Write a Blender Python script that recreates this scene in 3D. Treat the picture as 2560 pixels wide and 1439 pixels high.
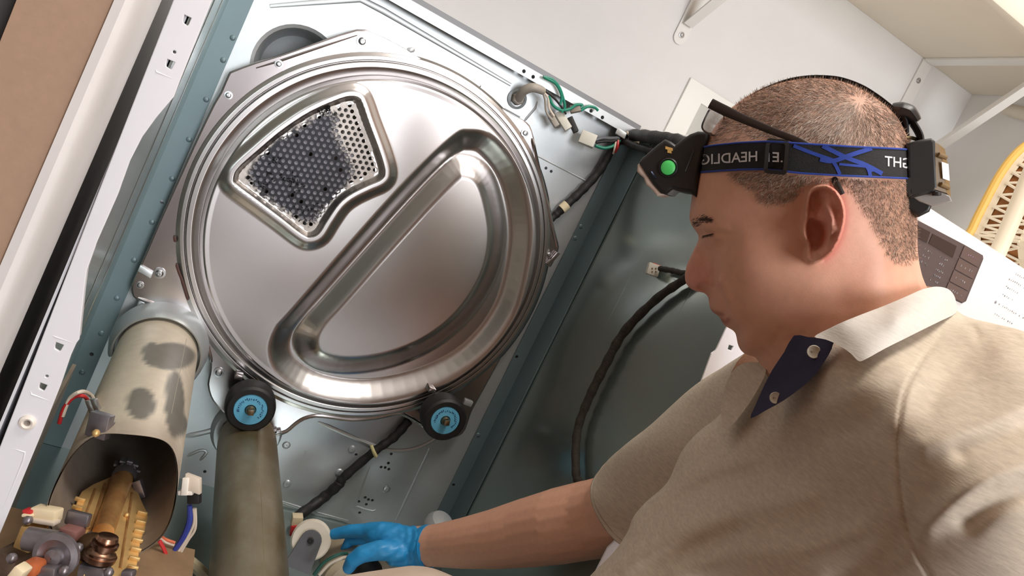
import bpy, bmesh, math, random
import numpy as np
from mathutils import Vector, Matrix
from mathutils.geometry import delaunay_2d_cdt

random.seed(7)
rng = np.random.default_rng(11)
scene = bpy.context.scene
for o in list(bpy.data.objects):
    bpy.data.objects.remove(o)
COL = scene.collection

# ------------------------------------------------------------------ camera
Z0 = 0.70                       # height of the camera above the room floor
F = 1950.0                      # focal length in pixels of the 2560 wide frame
CX, CY = 1280.0, 719.5
RA, RB, RC = 0.10319567, -0.40909692, 0.45325335
def _rot(a, b, c):
    ca, sa, cb, sb, cc, sc = math.cos(a), math.sin(a), math.cos(b), math.sin(b), math.cos(c), math.sin(c)
    base = np.array([[1, 0, 0], [0, 0, -1], [0, 1, 0]], float)
    Rx = np.array([[1, 0, 0], [0, ca, -sa], [0, sa, ca]])
    Ry = np.array([[cb, 0, sb], [0, 1, 0], [-sb, 0, cb]])
    Rz = np.array([[cc, -sc, 0], [sc, cc, 0], [0, 0, 1]])
    return Rz @ Rx @ Ry @ base
RM = _rot(RA, RB, RC)           # world -> camera (x right, y down, z forward)
CAM = np.array([0.0, 0.0, Z0])
cam_d = bpy.data.cameras.new('camera')
cam = bpy.data.objects.new('camera', cam_d)
COL.objects.link(cam)
cam_d.sensor_width = 36.0
cam_d.lens = F / 2560.0 * 36.0
cam_d.clip_start = 0.02
m3 = np.stack([RM[0], -RM[1], -RM[2]], axis=1)
mw = Matrix.Identity(4)
for i in range(3):
    for j in range(3):
        mw[i][j] = m3[i][j]
mw.translation = Vector(CAM)
cam.matrix_world = mw
scene.camera = cam

# ------------------------------------------------------------------ view, world, lights
scene.view_settings.view_transform = 'Standard'
scene.view_settings.look = 'None'
scene.view_settings.exposure = -0.08
scene.view_settings.gamma = 1.0
scene.view_settings.use_curve_mapping = False
world = bpy.data.worlds.new('world')
scene.world = world
world.use_nodes = True
bgn = world.node_tree.nodes['Background']
bgn.inputs[0].default_value = (0.90, 0.95, 1.0, 1)
bgn.inputs[1].default_value = 1.0

def area(name, loc, aim, sx, sy, power, col):
    d = bpy.data.lights.new(name, 'AREA')
    d.shape = 'RECTANGLE'; d.size = sx; d.size_y = sy; d.energy = power; d.color = col
    o = bpy.data.objects.new(name, d); COL.objects.link(o)
    o.location = loc
    o.rotation_euler = (Vector(aim) - Vector(loc)).to_track_quat('-Z', 'Y').to_euler()
    return o
# ceiling lamp of the room in front of the closet, and daylight through the window behind
area('ceiling_lamp_offscreen', (0.55, 0.25, 2.36), (0.50, 0.40, 0), 0.9, 0.5, 27, (1.0, 0.95, 0.88))
area('window_behind_offscreen', (0.98, -2.42, 1.25), (0.8, 1.2, 1.22), 1.05, 1.65, 76, (0.94, 0.97, 1.0))

# ------------------------------------------------------------------ pixel helpers
def rays(u, v):
    u = np.asarray(u, float); v = np.asarray(v, float)
    c = np.stack([(u - CX) / F, (v - CY) / F, np.ones_like(u)], -1)
    return c @ RM
def onY(u, v, y):
    d = rays(u, v); return Vector(CAM + d * (y / d[1]))
def onX(u, v, x):
    d = rays(u, v); return Vector(CAM + d * (x / d[0]))
def onZ(u, v, z):               # z relative to the camera
    d = rays(u, v); return Vector(CAM + d * (z / d[2]))
def atD(u, v, dep):             # dep = depth along the optical axis
    return Vector(CAM + rays(u, v) * dep)
def r(x, y, z):
    return Vector((x, y, z + Z0))
def px2(p):
    c = RM @ (np.array(p) - CAM)
    return CX + F * c[0] / c[2], CY + F * c[1] / c[2]

# ------------------------------------------------------------------ materials
def lin(c):
    out = []
    for x in c[:3]:
        x = x / 255.0
        out.append(x / 12.92 if x <= 0.04045 else ((x + 0.055) / 1.055) ** 2.4)
    return out
MATS = {}
def M(name, col, metal=0.0, rough=0.5, noise=None, bump=None, spec=None, coat=0.0, sss=0.0, trans=0.0,
      aniso=0.0, emit=None, attr=None, alpha=None, stretch=None, rnoise=None):
    if name in MATS:
        return MATS[name]
    m = bpy.data.materials.new(name); m.use_nodes = True
    nt = m.node_tree; b = nt.nodes['Principled BSDF']
    c = lin(col) + [1]
    b.inputs['Base Color'].default_value = c
    b.inputs['Metallic'].default_value = metal
    b.inputs['Roughness'].default_value = rough
    if spec is not None: b.inputs['Specular IOR Level'].default_value = spec
    if coat: b.inputs['Coat Weight'].default_value = coat
    if trans: b.inputs['Transmission Weight'].default_value = trans
    if aniso: b.inputs['Anisotropic'].default_value = aniso
    if alpha is not None: b.inputs['Alpha'].default_value = alpha
    if sss:
        b.inputs['Subsurface Weight'].default_value = sss
        b.inputs['Subsurface Radius'].default_value = (1.0, 0.35, 0.2)
        b.inputs['Subsurface Scale'].default_value = 0.004
    if emit:
        b.inputs['Emission Color'].default_value = lin(emit[0]) + [1]
        b.inputs['Emission Strength'].default_value = emit[1]
    tc = nt.nodes.new('ShaderNodeTexCoord')
    src = tc.outputs['Object']
    if stretch:
        mp = nt.nodes.new('ShaderNodeMapping'); mp.inputs['Scale'].default_value = stretch
        if len(stretch) > 3: pass
        nt.links.new(src, mp.inputs['Vector']); src = mp.outputs['Vector']
    colsock = None
    if attr:
        a = nt.nodes.new('ShaderNodeAttribute'); a.attribute_name = attr
        colsock = a.outputs['Color']
    if noise:
        n = nt.nodes.new('ShaderNodeTexNoise'); n.inputs['Scale'].default_value = noise[0]
        n.inputs['Detail'].default_value = 6; n.inputs['Roughness'].default_value = 0.6
        nt.links.new(src, n.inputs['Vector'])
        mx = nt.nodes.new('ShaderNodeMix'); mx.data_type = 'RGBA'; mx.blend_type = 'MULTIPLY' if attr else 'MIX'
        rp = nt.nodes.new('ShaderNodeMapRange')
        rp.inputs['From Min'].default_value = 0.3; rp.inputs['From Max'].default_value = 0.7
        nt.links.new(n.outputs['Fac'], rp.inputs['Value'])
        a = noise[1]
        if attr:
            g = nt.nodes.new('ShaderNodeMapRange'); g.inputs['To Min'].default_value = 1 - a; g.inputs['To Max'].default_value = 1 + a
            nt.links.new(rp.outputs['Result'], g.inputs['Value'])
            mx.inputs['Factor'].default_value = 1.0
            nt.links.new(colsock, mx.inputs['A']); nt.links.new(g.outputs['Result'], mx.inputs['B'])
        else:
            c2 = lin(noise[2]) if len(noise) > 2 else [x * (1 + a) for x in c[:3]]
            c1 = c[:3] if len(noise) > 2 else [x * (1 - a) for x in c[:3]]
            mx.inputs['A'].default_value = c1 + [1]; mx.inputs['B'].default_value = c2 + [1]
            nt.links.new(rp.outputs['Result'], mx.inputs['Factor'])
        colsock = mx.outputs['Result']
    if colsock is not None:
        nt.links.new(colsock, b.inputs['Base Color'])
    if rnoise:
        n = nt.nodes.new('ShaderNodeTexNoise'); n.inputs['Scale'].default_value = rnoise[0]; n.inputs['Detail'].default_value = 5
        nt.links.new(src, n.inputs['Vector'])
        g = nt.nodes.new('ShaderNodeMapRange'); g.inputs['From Min'].default_value = .3; g.inputs['From Max'].default_value = .7
        g.inputs['To Min'].default_value = rnoise[1]; g.inputs['To Max'].default_value = rnoise[2]
        nt.links.new(n.outputs['Fac'], g.inputs['Value']); nt.links.new(g.outputs['Result'], b.inputs['Roughness'])
    if bump:
        n = nt.nodes.new('ShaderNodeTexNoise'); n.inputs['Scale'].default_value = bump[0]
        n.inputs['Detail'].default_value = 4
        nt.links.new(src, n.inputs['Vector'])
        bp = nt.nodes.new('ShaderNodeBump'); bp.inputs['Strength'].default_value = bump[1]
        bp.inputs['Distance'].default_value = bump[2] if len(bump) > 2 else 0.002
        nt.links.new(n.outputs['Fac'], bp.inputs['Height'])
        nt.links.new(bp.outputs['Normal'], b.inputs['Normal'])
    MATS[name] = m
    return m

# ------------------------------------------------------------------ objects
WL = {}
def tag(o, label=None, cat=None, group=None, kind=None):
    if label: o['label'] = label
    if cat: o['category'] = cat
    if group: o['group'] = group
    if kind: o['kind'] = kind
    return o
def thing(name, loc, label=None, cat=None, group=None, kind=None):
    o = bpy.data.objects.new(name, None); COL.objects.link(o)
    o.empty_display_size = 0.05
    o.location = loc; WL[o] = Vector(loc)
    return tag(o, label, cat, group, kind)
def add(name, verts, faces, mat, parent=None, smooth=True, angle=35, cols=None, flip=False):
    V = np.array([tuple(v) for v in verts], float)
    c = (V.min(0) + V.max(0)) / 2
    me = bpy.data.meshes.new(name)
    me.from_pydata((V - c).tolist(), [], [tuple(f) for f in faces])
    me.validate(); me.update()
    if not cols is None:
        a = me.color_attributes.new('Col', 'FLOAT_COLOR', 'POINT')
        cc = np.ones((len(V), 4), np.float32); cc[:, :3] = cols
        a.data.foreach_set('color', cc.ravel())
    bm = bmesh.new(); bm.from_mesh(me)
    bmesh.ops.recalc_face_normals(bm, faces=bm.faces)
    bm.to_mesh(me); bm.free()
    if smooth:
        me.polygons.foreach_set('use_smooth', [True] * len(me.polygons))
        me.set_sharp_from_angle(angle=math.radians(angle))
    me.materials.append(mat)
    o = bpy.data.objects.new(name, me); COL.objects.link(o)
    cv = Vector(c); WL[o] = cv
    if parent is not None:
        o.parent = parent; o.location = cv - WL[parent]
    else:
        o.location = cv
    return o
class G:
    def __init__(s): s.v = []; s.f = []
    def put(s, verts, faces):
        n = len(s.v); s.v += [Vector(v) for v in verts]; s.f += [tuple(i + n for i in f) for f in faces]; return s
    def box(s, c, hx, hy, hz, bev=0.0):
        """c centre; hx,hy,hz half-extent vectors or floats"""
        c = Vector(c)
        if not isinstance(hx, Vector): hx = Vector((hx, 0, 0))
        if not isinstance(hy, Vector): hy = Vector((0, hy, 0))
        if not isinstance(hz, Vector): hz = Vector((0, 0, hz))
        if bev <= 0:
            vs = [c + hx * i + hy * j + hz * k for i in (-1, 1) for j in (-1, 1) for k in (-1, 1)]
            fs = [(0, 1, 3, 2), (4, 6, 7, 5), (0, 4, 5, 1), (2, 3, 7, 6), (0, 2, 6, 4), (1, 5, 7, 3)]
            return s.put(vs, fs)
        bm = bmesh.new()
        bmesh.ops.create_cube(bm, size=2.0)
        mat = Matrix.Identity(4)
        L = [hx.length, hy.length, hz.length]
        for v in bm.verts:
            v.co = Vector((v.co.x * L[0], v.co.y * L[1], v.co.z * L[2]))
        bmesh.ops.bevel(bm, geom=list(bm.edges), offset=min(bev, min(L) * .95), segments=2, profile=.5, affect='EDGES')
        ax = [hx.normalized(), hy.normalized(), hz.normalized()]
        bm.verts.index_update()
        vs = [c + ax[0] * v.co.x + ax[1] * v.co.y + ax[2] * v.co.z for v in bm.verts]
        fs = [[v.index for v in f.verts] for f in bm.faces]
        bm.free()
        return s.put(vs, fs)
    def tube(s, pts, rad, n=10, cap=True, res=0, flat=1.0, up=None):
        P = [Vector(p) for p in pts]
        R_ = list(rad) if hasattr(rad, '__len__') else [rad] * len(P)
        if res: P, R_ = smoothpath(P, R_, res)
        vs = []; fs = []
        t0 = (P[1] - P[0]).normalized()
        nrm = Vector(up) if up is not None else t0.orthogonal()
        nrm = (nrm - t0 * nrm.dot(t0)).normalized()
        for i, p in enumerate(P):
            t = (P[min(i + 1, len(P) - 1)] - P[max(i - 1, 0)]).normalized()
            nrm = (nrm - t * nrm.dot(t)).normalized()
            b = t.cross(nrm)
            for k in range(n):
                a = 2 * math.pi * k / n
                vs.append(p + (nrm * math.cos(a) * flat + b * math.sin(a)) * R_[i])
        for i in range(len(P) - 1):
            for k in range(n):
                fs.append((i * n + k, i * n + (k + 1) % n, (i + 1) * n + (k + 1) % n, (i + 1) * n + k))
        if cap:
            fs.append(tuple(range(n - 1, -1, -1))); m = (len(P) - 1) * n; fs.append(tuple(m + k for k in range(n)))
        return s.put(vs, fs)
    def lathe(s, prof, o, axis, n=32, a0=0.0, a1=2 * math.pi, cap=False, ref=None):
        """prof: list of (radius, height along axis)"""
        o = Vector(o); ax = Vector(axis).normalized()
        e1 = Vector(ref) if ref is not None else ax.orthogonal()
        e1 = (e1 - ax * e1.dot(ax)).normalized(); e2 = ax.cross(e1)
        full = abs(a1 - a0 - 2 * math.pi) < 1e-6
        m = n if full else n + 1
        vs = []; fs = []
        for (rr, h) in prof:
            for k in range(m):
                a = a0 + (a1 - a0) * k / n
                vs.append(o + ax * h + (e1 * math.cos(a) + e2 * math.sin(a)) * rr)
        for i in range(len(prof) - 1):
            for k in range(n):
                k2 = (k + 1) % m
                fs.append((i * m + k, i * m + k2, (i + 1) * m + k2, (i + 1) * m + k))
        if cap and full:
            fs.append(tuple(range(m - 1, -1, -1))); q = (len(prof) - 1) * m; fs.append(tuple(q + k for k in range(m)))
        return s.put(vs, fs)
    def prism(s, pts, off):
        P = [Vector(p) for p in pts]; off = Vector(off); n = len(P)
        vs = P + [p + off for p in P]
        fs = [tuple(range(n - 1, -1, -1)), tuple(range(n, 2 * n))] + [(i, (i + 1) % n, n + (i + 1) % n, n + i) for i in range(n)]
        return s.put(vs, fs)
    def ball(s, c, rad, n=12, sc=(1, 1, 1), axes=None):
        c = Vector(c); vs = []; fs = []
        ax = axes or (Vector((1, 0, 0)), Vector((0, 1, 0)), Vector((0, 0, 1)))
        m = n // 2
        for i in range(m + 1):
            th = math.pi * i / m
            for k in range(n):
                a = 2 * math.pi * k / n
                d = (math.sin(th) * math.cos(a) * sc[0], math.sin(th) * math.sin(a) * sc[1], math.cos(th) * sc[2])
                vs.append(c + (ax[0] * d[0] + ax[1] * d[1] + ax[2] * d[2]) * rad)
        for i in range(m):
            for k in range(n):
                fs.append((i * n + k, i * n + (k + 1) % n, (i + 1) * n + (k + 1) % n, (i + 1) * n + k))
        return s.put(vs, fs)
    def bead(s, pts, nrm, w, h, res=0, k=5):
        """raised half-round ridge along pts, standing up along nrm"""
        P = [Vector(p) for p in pts]; nrm = Vector(nrm).normalized()
        if res: P, _ = smoothpath(P, [1] * len(P), res)
        vs = []; fs = []
        for i, p in enumerate(P):
            t = (P[min(i + 1, len(P) - 1)] - P[max(i - 1, 0)]).normalized()
            b = t.cross(nrm).normalized()
            e = 1.0 if 0 < i < len(P) - 1 else 0.55
            for q in range(k):
                a = math.pi * q / (k - 1)
                vs.append(p + b * (math.cos(a) * w / 2 * e) + nrm * (math.sin(a) * h * e - 0.0006))
        for i in range(len(P) - 1):
            for q in range(k - 1):
                fs.append((i * k + q, i * k + q + 1, (i + 1) * k + q + 1, (i + 1) * k + q))
        fs.append(tuple(range(k))); m = (len(P) - 1) * k; fs.append(tuple(m + q for q in range(k)))
        return s.put(vs, fs)
    def make(s, name, mat, parent=None, smooth=True, angle=35, cols=None):
        return add(name, s.v, s.f, mat, parent, smooth, angle, cols)
def smoothpath(P, R_, res):
    out = []; ro = []
    n = len(P)
    for i in range(n - 1):
        p0 = P[max(i - 1, 0)]; p1 = P[i]; p2 = P[i + 1]; p3 = P[min(i + 2, n - 1)]
        for k in range(res):
            t = k / res
            out.append(0.5 * ((2 * p1) + (p2 - p0) * t + (2 * p0 - 5 * p1 + 4 * p2 - p3) * t * t + (3 * p1 - p0 - 3 * p2 + p3) * t ** 3))
            ro.append(R_[i] * (1 - t) + R_[i + 1] * t)
    out.append(P[-1]); ro.append(R_[-1])
    return out, ro
def smooth2(pts, res, closed=False):
    """Catmull-Rom through 2-D points"""
    n = len(pts); out = []
    rngi = range(n if closed else n - 1)
    g = (lambda i: np.array(pts[i % n], float)) if closed else (lambda i: np.array(pts[min(max(i, 0), n - 1)], float))
    for i in rngi:
        p0, p1, p2, p3 = g(i - 1), g(i), g(i + 1), g(i + 2)
        for k in range(res):
            t = k / res
            out.append(tuple(0.5 * ((2 * p1) + (p2 - p0) * t + (2 * p0 - 5 * p1 + 4 * p2 - p3) * t * t + (3 * p1 - p0 - 3 * p2 + p3) * t ** 3)))
    if not closed: out.append(tuple(g(n - 1)))
    return out
def fill2d(outer, holes=(), depth=0.002, bevel=0.0, bres=1):
    """filled 2-D plate with holes as (verts, faces); thickness centred on z"""
    cu = bpy.data.curves.new('tmp', 'CURVE'); cu.dimensions = '2D'; cu.fill_mode = 'BOTH'
    cu.extrude = max(depth / 2 - bevel, 0.00005); cu.bevel_depth = bevel; cu.bevel_resolution = bres
    for ring in [outer] + list(holes):
        sp = cu.splines.new('POLY'); sp.points.add(len(ring) - 1)
        for i, p in enumerate(ring): sp.points[i].co = (p[0], p[1], 0, 1)
        sp.use_cyclic_u = True
    ob = bpy.data.objects.new('tmp', cu); COL.objects.link(ob)
    dg = bpy.context.evaluated_depsgraph_get()
    me = bpy.data.meshes.new_from_object(ob.evaluated_get(dg))
    vs = [Vector(v.co) for v in me.vertices]; fs = [tuple(p.vertices) for p in me.polygons]
    bpy.data.objects.remove(ob); bpy.data.curves.remove(cu); bpy.data.meshes.remove(me)
    return vs, fs
def plateY(name, outer, holes, y, depth, mat, parent, bevel=0.0, smooth=True):
    """plate in the plane y = const from (x, z_world) rings; y is its front (camera-side) face"""
    vs, fs = fill2d(outer, holes, depth, bevel)
    return add(name, [Vector((v.x, y + depth / 2 - v.z, v.y)) for v in vs], fs, mat, parent, smooth)
def pxY(pts, y):
    return [(lambda p: (p.x, p.z))(onY(u, v, y)) for u, v in pts]
def circ2(c, rad, n=24, ry=None):
    ry = ry or rad
    return [(c[0] + rad * math.cos(2 * math.pi * k / n), c[1] + ry * math.sin(2 * math.pi * k / n)) for k in range(n)]
NEG_Y = Vector((0, -1, 0))
def screw(name, c, nrm, rad, mat, parent, h=0.5, washer=True):
    g = G()
    pr = [(rad * 1.0, 0.0), (rad * 1.0, rad * .18)] if washer else [(rad * .66, 0)]
    pr += [(rad * .66, rad * .2), (rad * .62, rad * h), (rad * .42, rad * (h + .22)), (rad * .22, rad * (h + .24)), (rad * .18, rad * (h + .02)), (0.0001, rad * (h + .02))]
    g.lathe(pr, c, nrm, 14)
    return g.make(name, mat, parent)
def polyd(px, py, poly, closed=True):
    """signed distance (negative inside) from arrays of points to polygon"""
    P = np.array(poly, float); n = len(P)
    d = np.full(px.shape, 1e9); ins = np.zeros(px.shape, bool)
    for i in range(n if closed else n - 1):
        a = P[i]; b = P[(i + 1) % n]; e = b - a; L = e @ e + 1e-18
        t = np.clip(((px - a[0]) * e[0] + (py - a[1]) * e[1]) / L, 0, 1)
        d = np.minimum(d, np.hypot(px - a[0] - t * e[0], py - a[1] - t * e[1]))
        if closed:
            c = ((a[1] > py) != (b[1] > py)) & (px < (b[0] - a[0]) * (py - a[1]) / (b[1] - a[1] + 1e-18) + a[0])
            ins ^= c
    return np.where(ins, -d, d) if closed else d
def sstep(a, b, x):
    t = np.clip((x - a) / (b - a), 0, 1); return t * t * (3 - 2 * t)
def text_mesh(body, size, bold=0.0):
    cu = bpy.data.curves.new('tmp', 'FONT'); cu.body = body; cu.size = size; cu.offset = bold
    cu.fill_mode = 'FRONT'; cu.resolution_u = 3
    ob = bpy.data.objects.new('tmp', cu); COL.objects.link(ob)
    dg = bpy.context.evaluated_depsgraph_get()
    me = bpy.data.meshes.new_from_object(ob.evaluated_get(dg))
    vs = np.array([tuple(v.co) for v in me.vertices]); fs = [tuple(p.vertices) for p in me.polygons]
    bpy.data.objects.remove(ob); bpy.data.curves.remove(cu); bpy.data.meshes.remove(me)
    return vs, fs
def remesh(name, g, voxel, smooth_it=2, smooth_f=0.5):
    """fuse the closed shapes in g into one continuous surface; returns verts, faces"""
    me = bpy.data.meshes.new('tmp'); me.from_pydata([tuple(v) for v in g.v], [], g.f); me.update()
    bm = bmesh.new(); bm.from_mesh(me); bmesh.ops.recalc_face_normals(bm, faces=bm.faces); bm.to_mesh(me); bm.free()
    ob = bpy.data.objects.new('tmp', me); COL.objects.link(ob)
    md = ob.modifiers.new('r', 'REMESH'); md.mode = 'VOXEL'; md.voxel_size = voxel; md.adaptivity = 0
    if smooth_it:
        sm = ob.modifiers.new('s', 'SMOOTH'); sm.iterations = smooth_it; sm.factor = smooth_f
    dg = bpy.context.evaluated_depsgraph_get()
    m2 = bpy.data.meshes.new_from_object(ob.evaluated_get(dg))
    n = len(m2.vertices); V = np.empty(n * 3); m2.vertices.foreach_get('co', V); V = V.reshape(-1, 3)
    fs = [tuple(p.vertices) for p in m2.polygons]
    bpy.data.objects.remove(ob); bpy.data.meshes.remove(me); bpy.data.meshes.remove(m2)
    return V, fs
def caps(g, chain, n=16):
    """chain of (point, radius): tapered capsule links"""
    for (p, a), (q, b) in zip(chain[:-1], chain[1:]):
        p = Vector(p); q = Vector(q); d = q - p; L = d.length
        pr = []
        for k in range(6):
            th = math.pi / 2 * k / 5; pr.append((max(a * math.sin(th), 1e-5), -a * math.cos(th)))
        for k in range(6):
            th = math.pi / 2 * k / 5; pr.append((max(b * math.cos(th), 1e-5), L + b * math.sin(th)))
        g.lathe(pr, p, d, n)
    return g

# ================================================================== the room
m_white = M('wall_white_paint', (226, 224, 222), rough=.6, noise=(9, .02), bump=(60, .05))
m_tan = M('wall_tan_paint', (168, 138, 115), rough=.7, noise=(120, .04), bump=(180, .12, .001))
m_ceil = M('ceiling_paint', (235, 233, 228), rough=.8)
m_floor = M('floor_vinyl', (84, 68, 58), rough=.5, noise=(7, .12))
m_trim = M('trim_gloss_paint', (228, 224, 222), rough=.35, noise=(14, .03))
m_shelf = M('shelf_paint', (222, 212, 196), rough=.6, noise=(12, .02))
m_dark = M('door_dark_stain', (52, 47, 45), rough=.5, noise=(20, .1))
YW = 1.38; XW = 1.40; XCL = -0.115
def slab(name, x0, x1, y0, y1, z0, z1, mat):
    g = G(); g.box(((x0 + x1) / 2, (y0 + y1) / 2, (z0 + z1) / 2), (x1 - x0) / 2, (y1 - y0) / 2, (z1 - z0) / 2)
    return tag(g.make(name, mat, smooth=False), kind='structure')
slab('floor', -1.9, 2.1, -2.6, 1.5, -.06, 0, m_floor)
slab('ceiling', -1.9, 2.1, -2.6, 1.5, 2.42, 2.48, m_ceil)
slab('wall_back', XCL - .1, XW + .1, YW, YW + .1, 0, 2.42, m_white)
slab('wall_right', XW, XW + .1, .55, YW, 0, 2.42, m_white)
slab('wall_far_right', XW + .1, XW + .2, -2.6, .6, 0, 2.42, m_tan)
slab('wall_far_left', -1.75, -1.65, -2.6, 1.4, 0, 2.42, m_tan)
wf = -2.5
slab('wall_front_below', -1.65, XW + .1, wf - .1, wf, 0, .3, m_tan)
slab('wall_front_above', -1.65, XW + .1, wf - .1, wf, 2.1, 2.42, m_tan)
slab('wall_front_left', -1.65, .43, wf - .1, wf, .3, 2.1, m_tan)
slab('wall_front_right', 1.495, XW + .1, wf - .1, wf, .3, 2.1, m_tan)
# window in the wall behind the camera
wn = thing('window_1', (.965, wf, .3), kind='structure')
g = G()
for x in (.45, .965, 1.48): g.box((x, wf - .05, 1.20), .025, .03, .90)
for z in (.32, 1.20, 2.08): g.box((.965, wf - .05, z), .515, .028, .022)
g.make('window_frame', m_trim, wn, smooth=False)
for x in (.7075, 1.2225):
    for z in (.76, 1.64):
        G().box((x, wf - .05, z), .23, .003, .415).make('pane', M('window_glass', (240, 248, 250), rough=.02, trans=1.0), wn, smooth=False)
# closet side: the wall return (tan outside, white inside) with a rounded white corner bead
tA = onY(325, 0, .60); tB = onY(0, 726, .60); eA = onY(400, 0, .60); eB = onY(0, 895, .60); dA = onY(38, 0, .60); dB = onY(0, 96, .60)
def xat(a, b, z): return a.x + (b.x - a.x) * (z - a.z) / (b.z - a.z)
zlo, zhi = 0.0, 2.42
def returnring(z):
    xt = xat(tA, tB, z) if False else None
    return None
xt0, xt1 = xat(tA, tB, .30), xat(tA, tB, .80)
xe0, xe1 = xat(eA, eB, .30), xat(eA, eB, .80)
def lerp_x(a, b, z): return a + (b - a) * (z - .30) / .5
g = G(); rings = []
for z in (zlo, zhi):
    zc = min(max(z, .0), 1.3)
    xt = lerp_x(xt0, xt1, zc); xe = lerp_x(xe0, xe1, zc)
    w = xe - xt
    ring = [(xt, .600), (xt + w * .35, .599)]
    for k in range(9):
        a = math.pi / 2 * k / 8
        ring.append((xt + w * .42 + w * .58 * math.sin(a), .600 + .05 * (1 - math.cos(a))))
    ring += [(xe - .002, .70), (xt, .70)]
    rings.append([Vector((x, y, z)) for x, y in ring])
n = len(rings[0])
g.put(rings[0] + rings[1], [(i, (i + 1) % n, n + (i + 1) % n, n + i) for i in range(n)])
t1 = tag(g.make('trim_1', m_trim, angle=50), kind='structure')
xl = xat(dA, dB, .7)
slab('wall_left', xl, min(xt0, xt1) + .006, .603, .70, 0, 2.42, m_tan)
slab('wall_left_inner', XCL - .1, XCL, .70, YW, 0, 2.42, m_white)
g = G(); g.box((xl - .42, .655, 1.02), .42, .02, 1.02, bev=.004)
d1 = thing('door_1', (xl - .42, .655, 0), kind='structure')
g.make('door_leaf', m_dark, d1)
hk = G(); hk.ball((xl - .77, .605, 1.0), .028, 14); hk.lathe([(.012, 0), (.012, .05)], (xl - .77, .645, 1.0), NEG_Y, 12)
hk.make('door_handle', M('brass', (190, 160, 90), 1, .3), d1)
slab('trim_2', xl - .86, xl - .84, .60, .70, 0, 2.1, m_trim)
slab('wall_left_far', -1.65, xl - .86, .603, .70, 0, 2.42, m_tan)
slab('wall_left_above', xl - .84, xl, .603, .70, 2.04, 2.42, m_tan)

# ceiling lamp fitting in front of the closet
cl = thing('ceiling_lamp', (.55, .25, 2.42), 'flat rectangular ceiling lamp with white frame', 'lamp')
g = G()
for s in (-1, 1):
    g.box((.55 + s * .46, .25, 2.395), .012, .27, .025); g.box((.55, .25 + s * .262, 2.395), .47, .012, .025)
g.make('lamp_frame', m_trim, cl, smooth=False)
G().box((.55, .25, 2.40), .448, .25, .004).make('diffuser', M('lamp_diffuser', (255, 250, 240), emit=((255, 246, 232), 2.0)), cl, smooth=False)

# ================================================================== shelf with brackets
ZS = .655
sh = thing('wall_shelf', r(.95, YW, ZS), 'cream painted wall shelf on white metal brackets above the machines', 'shelf')
yfr = 1.05
g = G(); g.box(r((XCL + XW) / 2, (yfr + .02 + YW) / 2, ZS + .01), (XW - XCL) / 2 - .001, (YW - yfr - .02) / 2 - .0005, .010)
g.make('shelf_board', m_shelf, sh, smooth=False)
g = G(); g.box(r((XCL + XW) / 2, yfr + .010, ZS + .004), (XW - XCL) / 2 - .001, .010, .020, bev=.003)
g.make('front_lip', m_shelf, sh)
m_brk = M('bracket_enamel', (232, 230, 226), metal=.0, rough=.35)
m_steel = M('screw_zinc', (190, 190, 192), metal=1, rough=.28)
for xb in (.683, 1.243):
    g = G()
    hw = .014
    out = []
    zt, zb = Z0 + ZS - .001, onY(1690, 108, YW - .003).z if xb < 1 else Z0 + .28
    for k in range(9):
        a = math.pi + math.pi * k / 8
        out.append((xb + hw * math.cos(a), zb + hw + hw * math.sin(a)))
    out = [(xb - hw, zt)] + out + [(xb + hw, zt)]
    vs, fs = fill2d(out, [], .003)
    g.put([Vector((v.x, YW - .0025 - v.z, v.y)) for v in vs], fs)
    o = g.make('bracket', m_brk, sh)
    a = G(); a.box(r(xb, YW - .16, ZS - .0025), .013, .155, .002)
    # diagonal brace, folded sheet
    p0 = Vector((xb, YW - .006, zb + .045)); p1 = Vector((xb, YW - .30, zt - .006))
    dd = (p1 - p0).normalized(); up = Vector((1, 0, 0)).cross(dd)
    a.box((p0 + p1) / 2, Vector((.0012, 0, 0)), dd * ((p1 - p0).length / 2), up * .009)
    a.box((p0 + p1) / 2 + up * .009, Vector((.010, 0, 0)), dd * ((p1 - p0).length / 2), up * .0012)
    a.make('brace', m_brk, o)
    for zz in (zb + .018, zt - .045):
        screw('screw', Vector((xb, YW - .004, zz)), NEG_Y, .006, m_steel, o)

# clothes rod / pipe near the corner
p0 = onY(2468, 262, YW - .02); p1 = onY(2560, 284, 1.22); p2 = p1 + (p1 - p0) * .55
rod = thing('closet_rod', p0, 'cream painted pipe end reaching out from the corner wall', 'pipe')
g = G(); g.tube([p0, p1, p2], .0135, 18); g.make('pipe', m_shelf, rod)
g = G(); dd = (p1 - p0).normalized(); g.lathe([(.0135, 0), (.021, 0), (.021, .012), (.0135, .016)], p0, dd, 20); g.make('flange', m_shelf, rod)

# recessed valve box on the back wall
vb = thing('valve_box', onY(1760, 330, YW), 'white recessed wall box with a chrome laundry valve', 'wall box')
c0 = onY(1733, 198, YW - .006); c1 = onY(1672, 326, YW - .006)
x0 = c0.x - .004; z1 = c0.z; W_ = .19; H_ = .21
outer = [(x0, z1 - H_), (x0 + W_, z1 - H_), (x0 + W_, z1), (x0, z1)]
ip = onY(1753, 257, YW - .006)
ix = ip.x; iz = ip.z
inner = [(ix, z1 - H_ + .03), (x0 + W_ - .035, z1 - H_ + .03), (x0 + W_ - .035, iz), (ix, iz)]
plateY('face_frame', outer, [inner], YW - .006, .006, M('box_plastic', (240, 238, 232), rough=.4), vb, .001)
g = G()
x1_, z0_ = x0 + W_ - .035, z1 - H_ + .03
cx_, cz_ = (ix + x1_) / 2, (z0_ + iz) / 2
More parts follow.
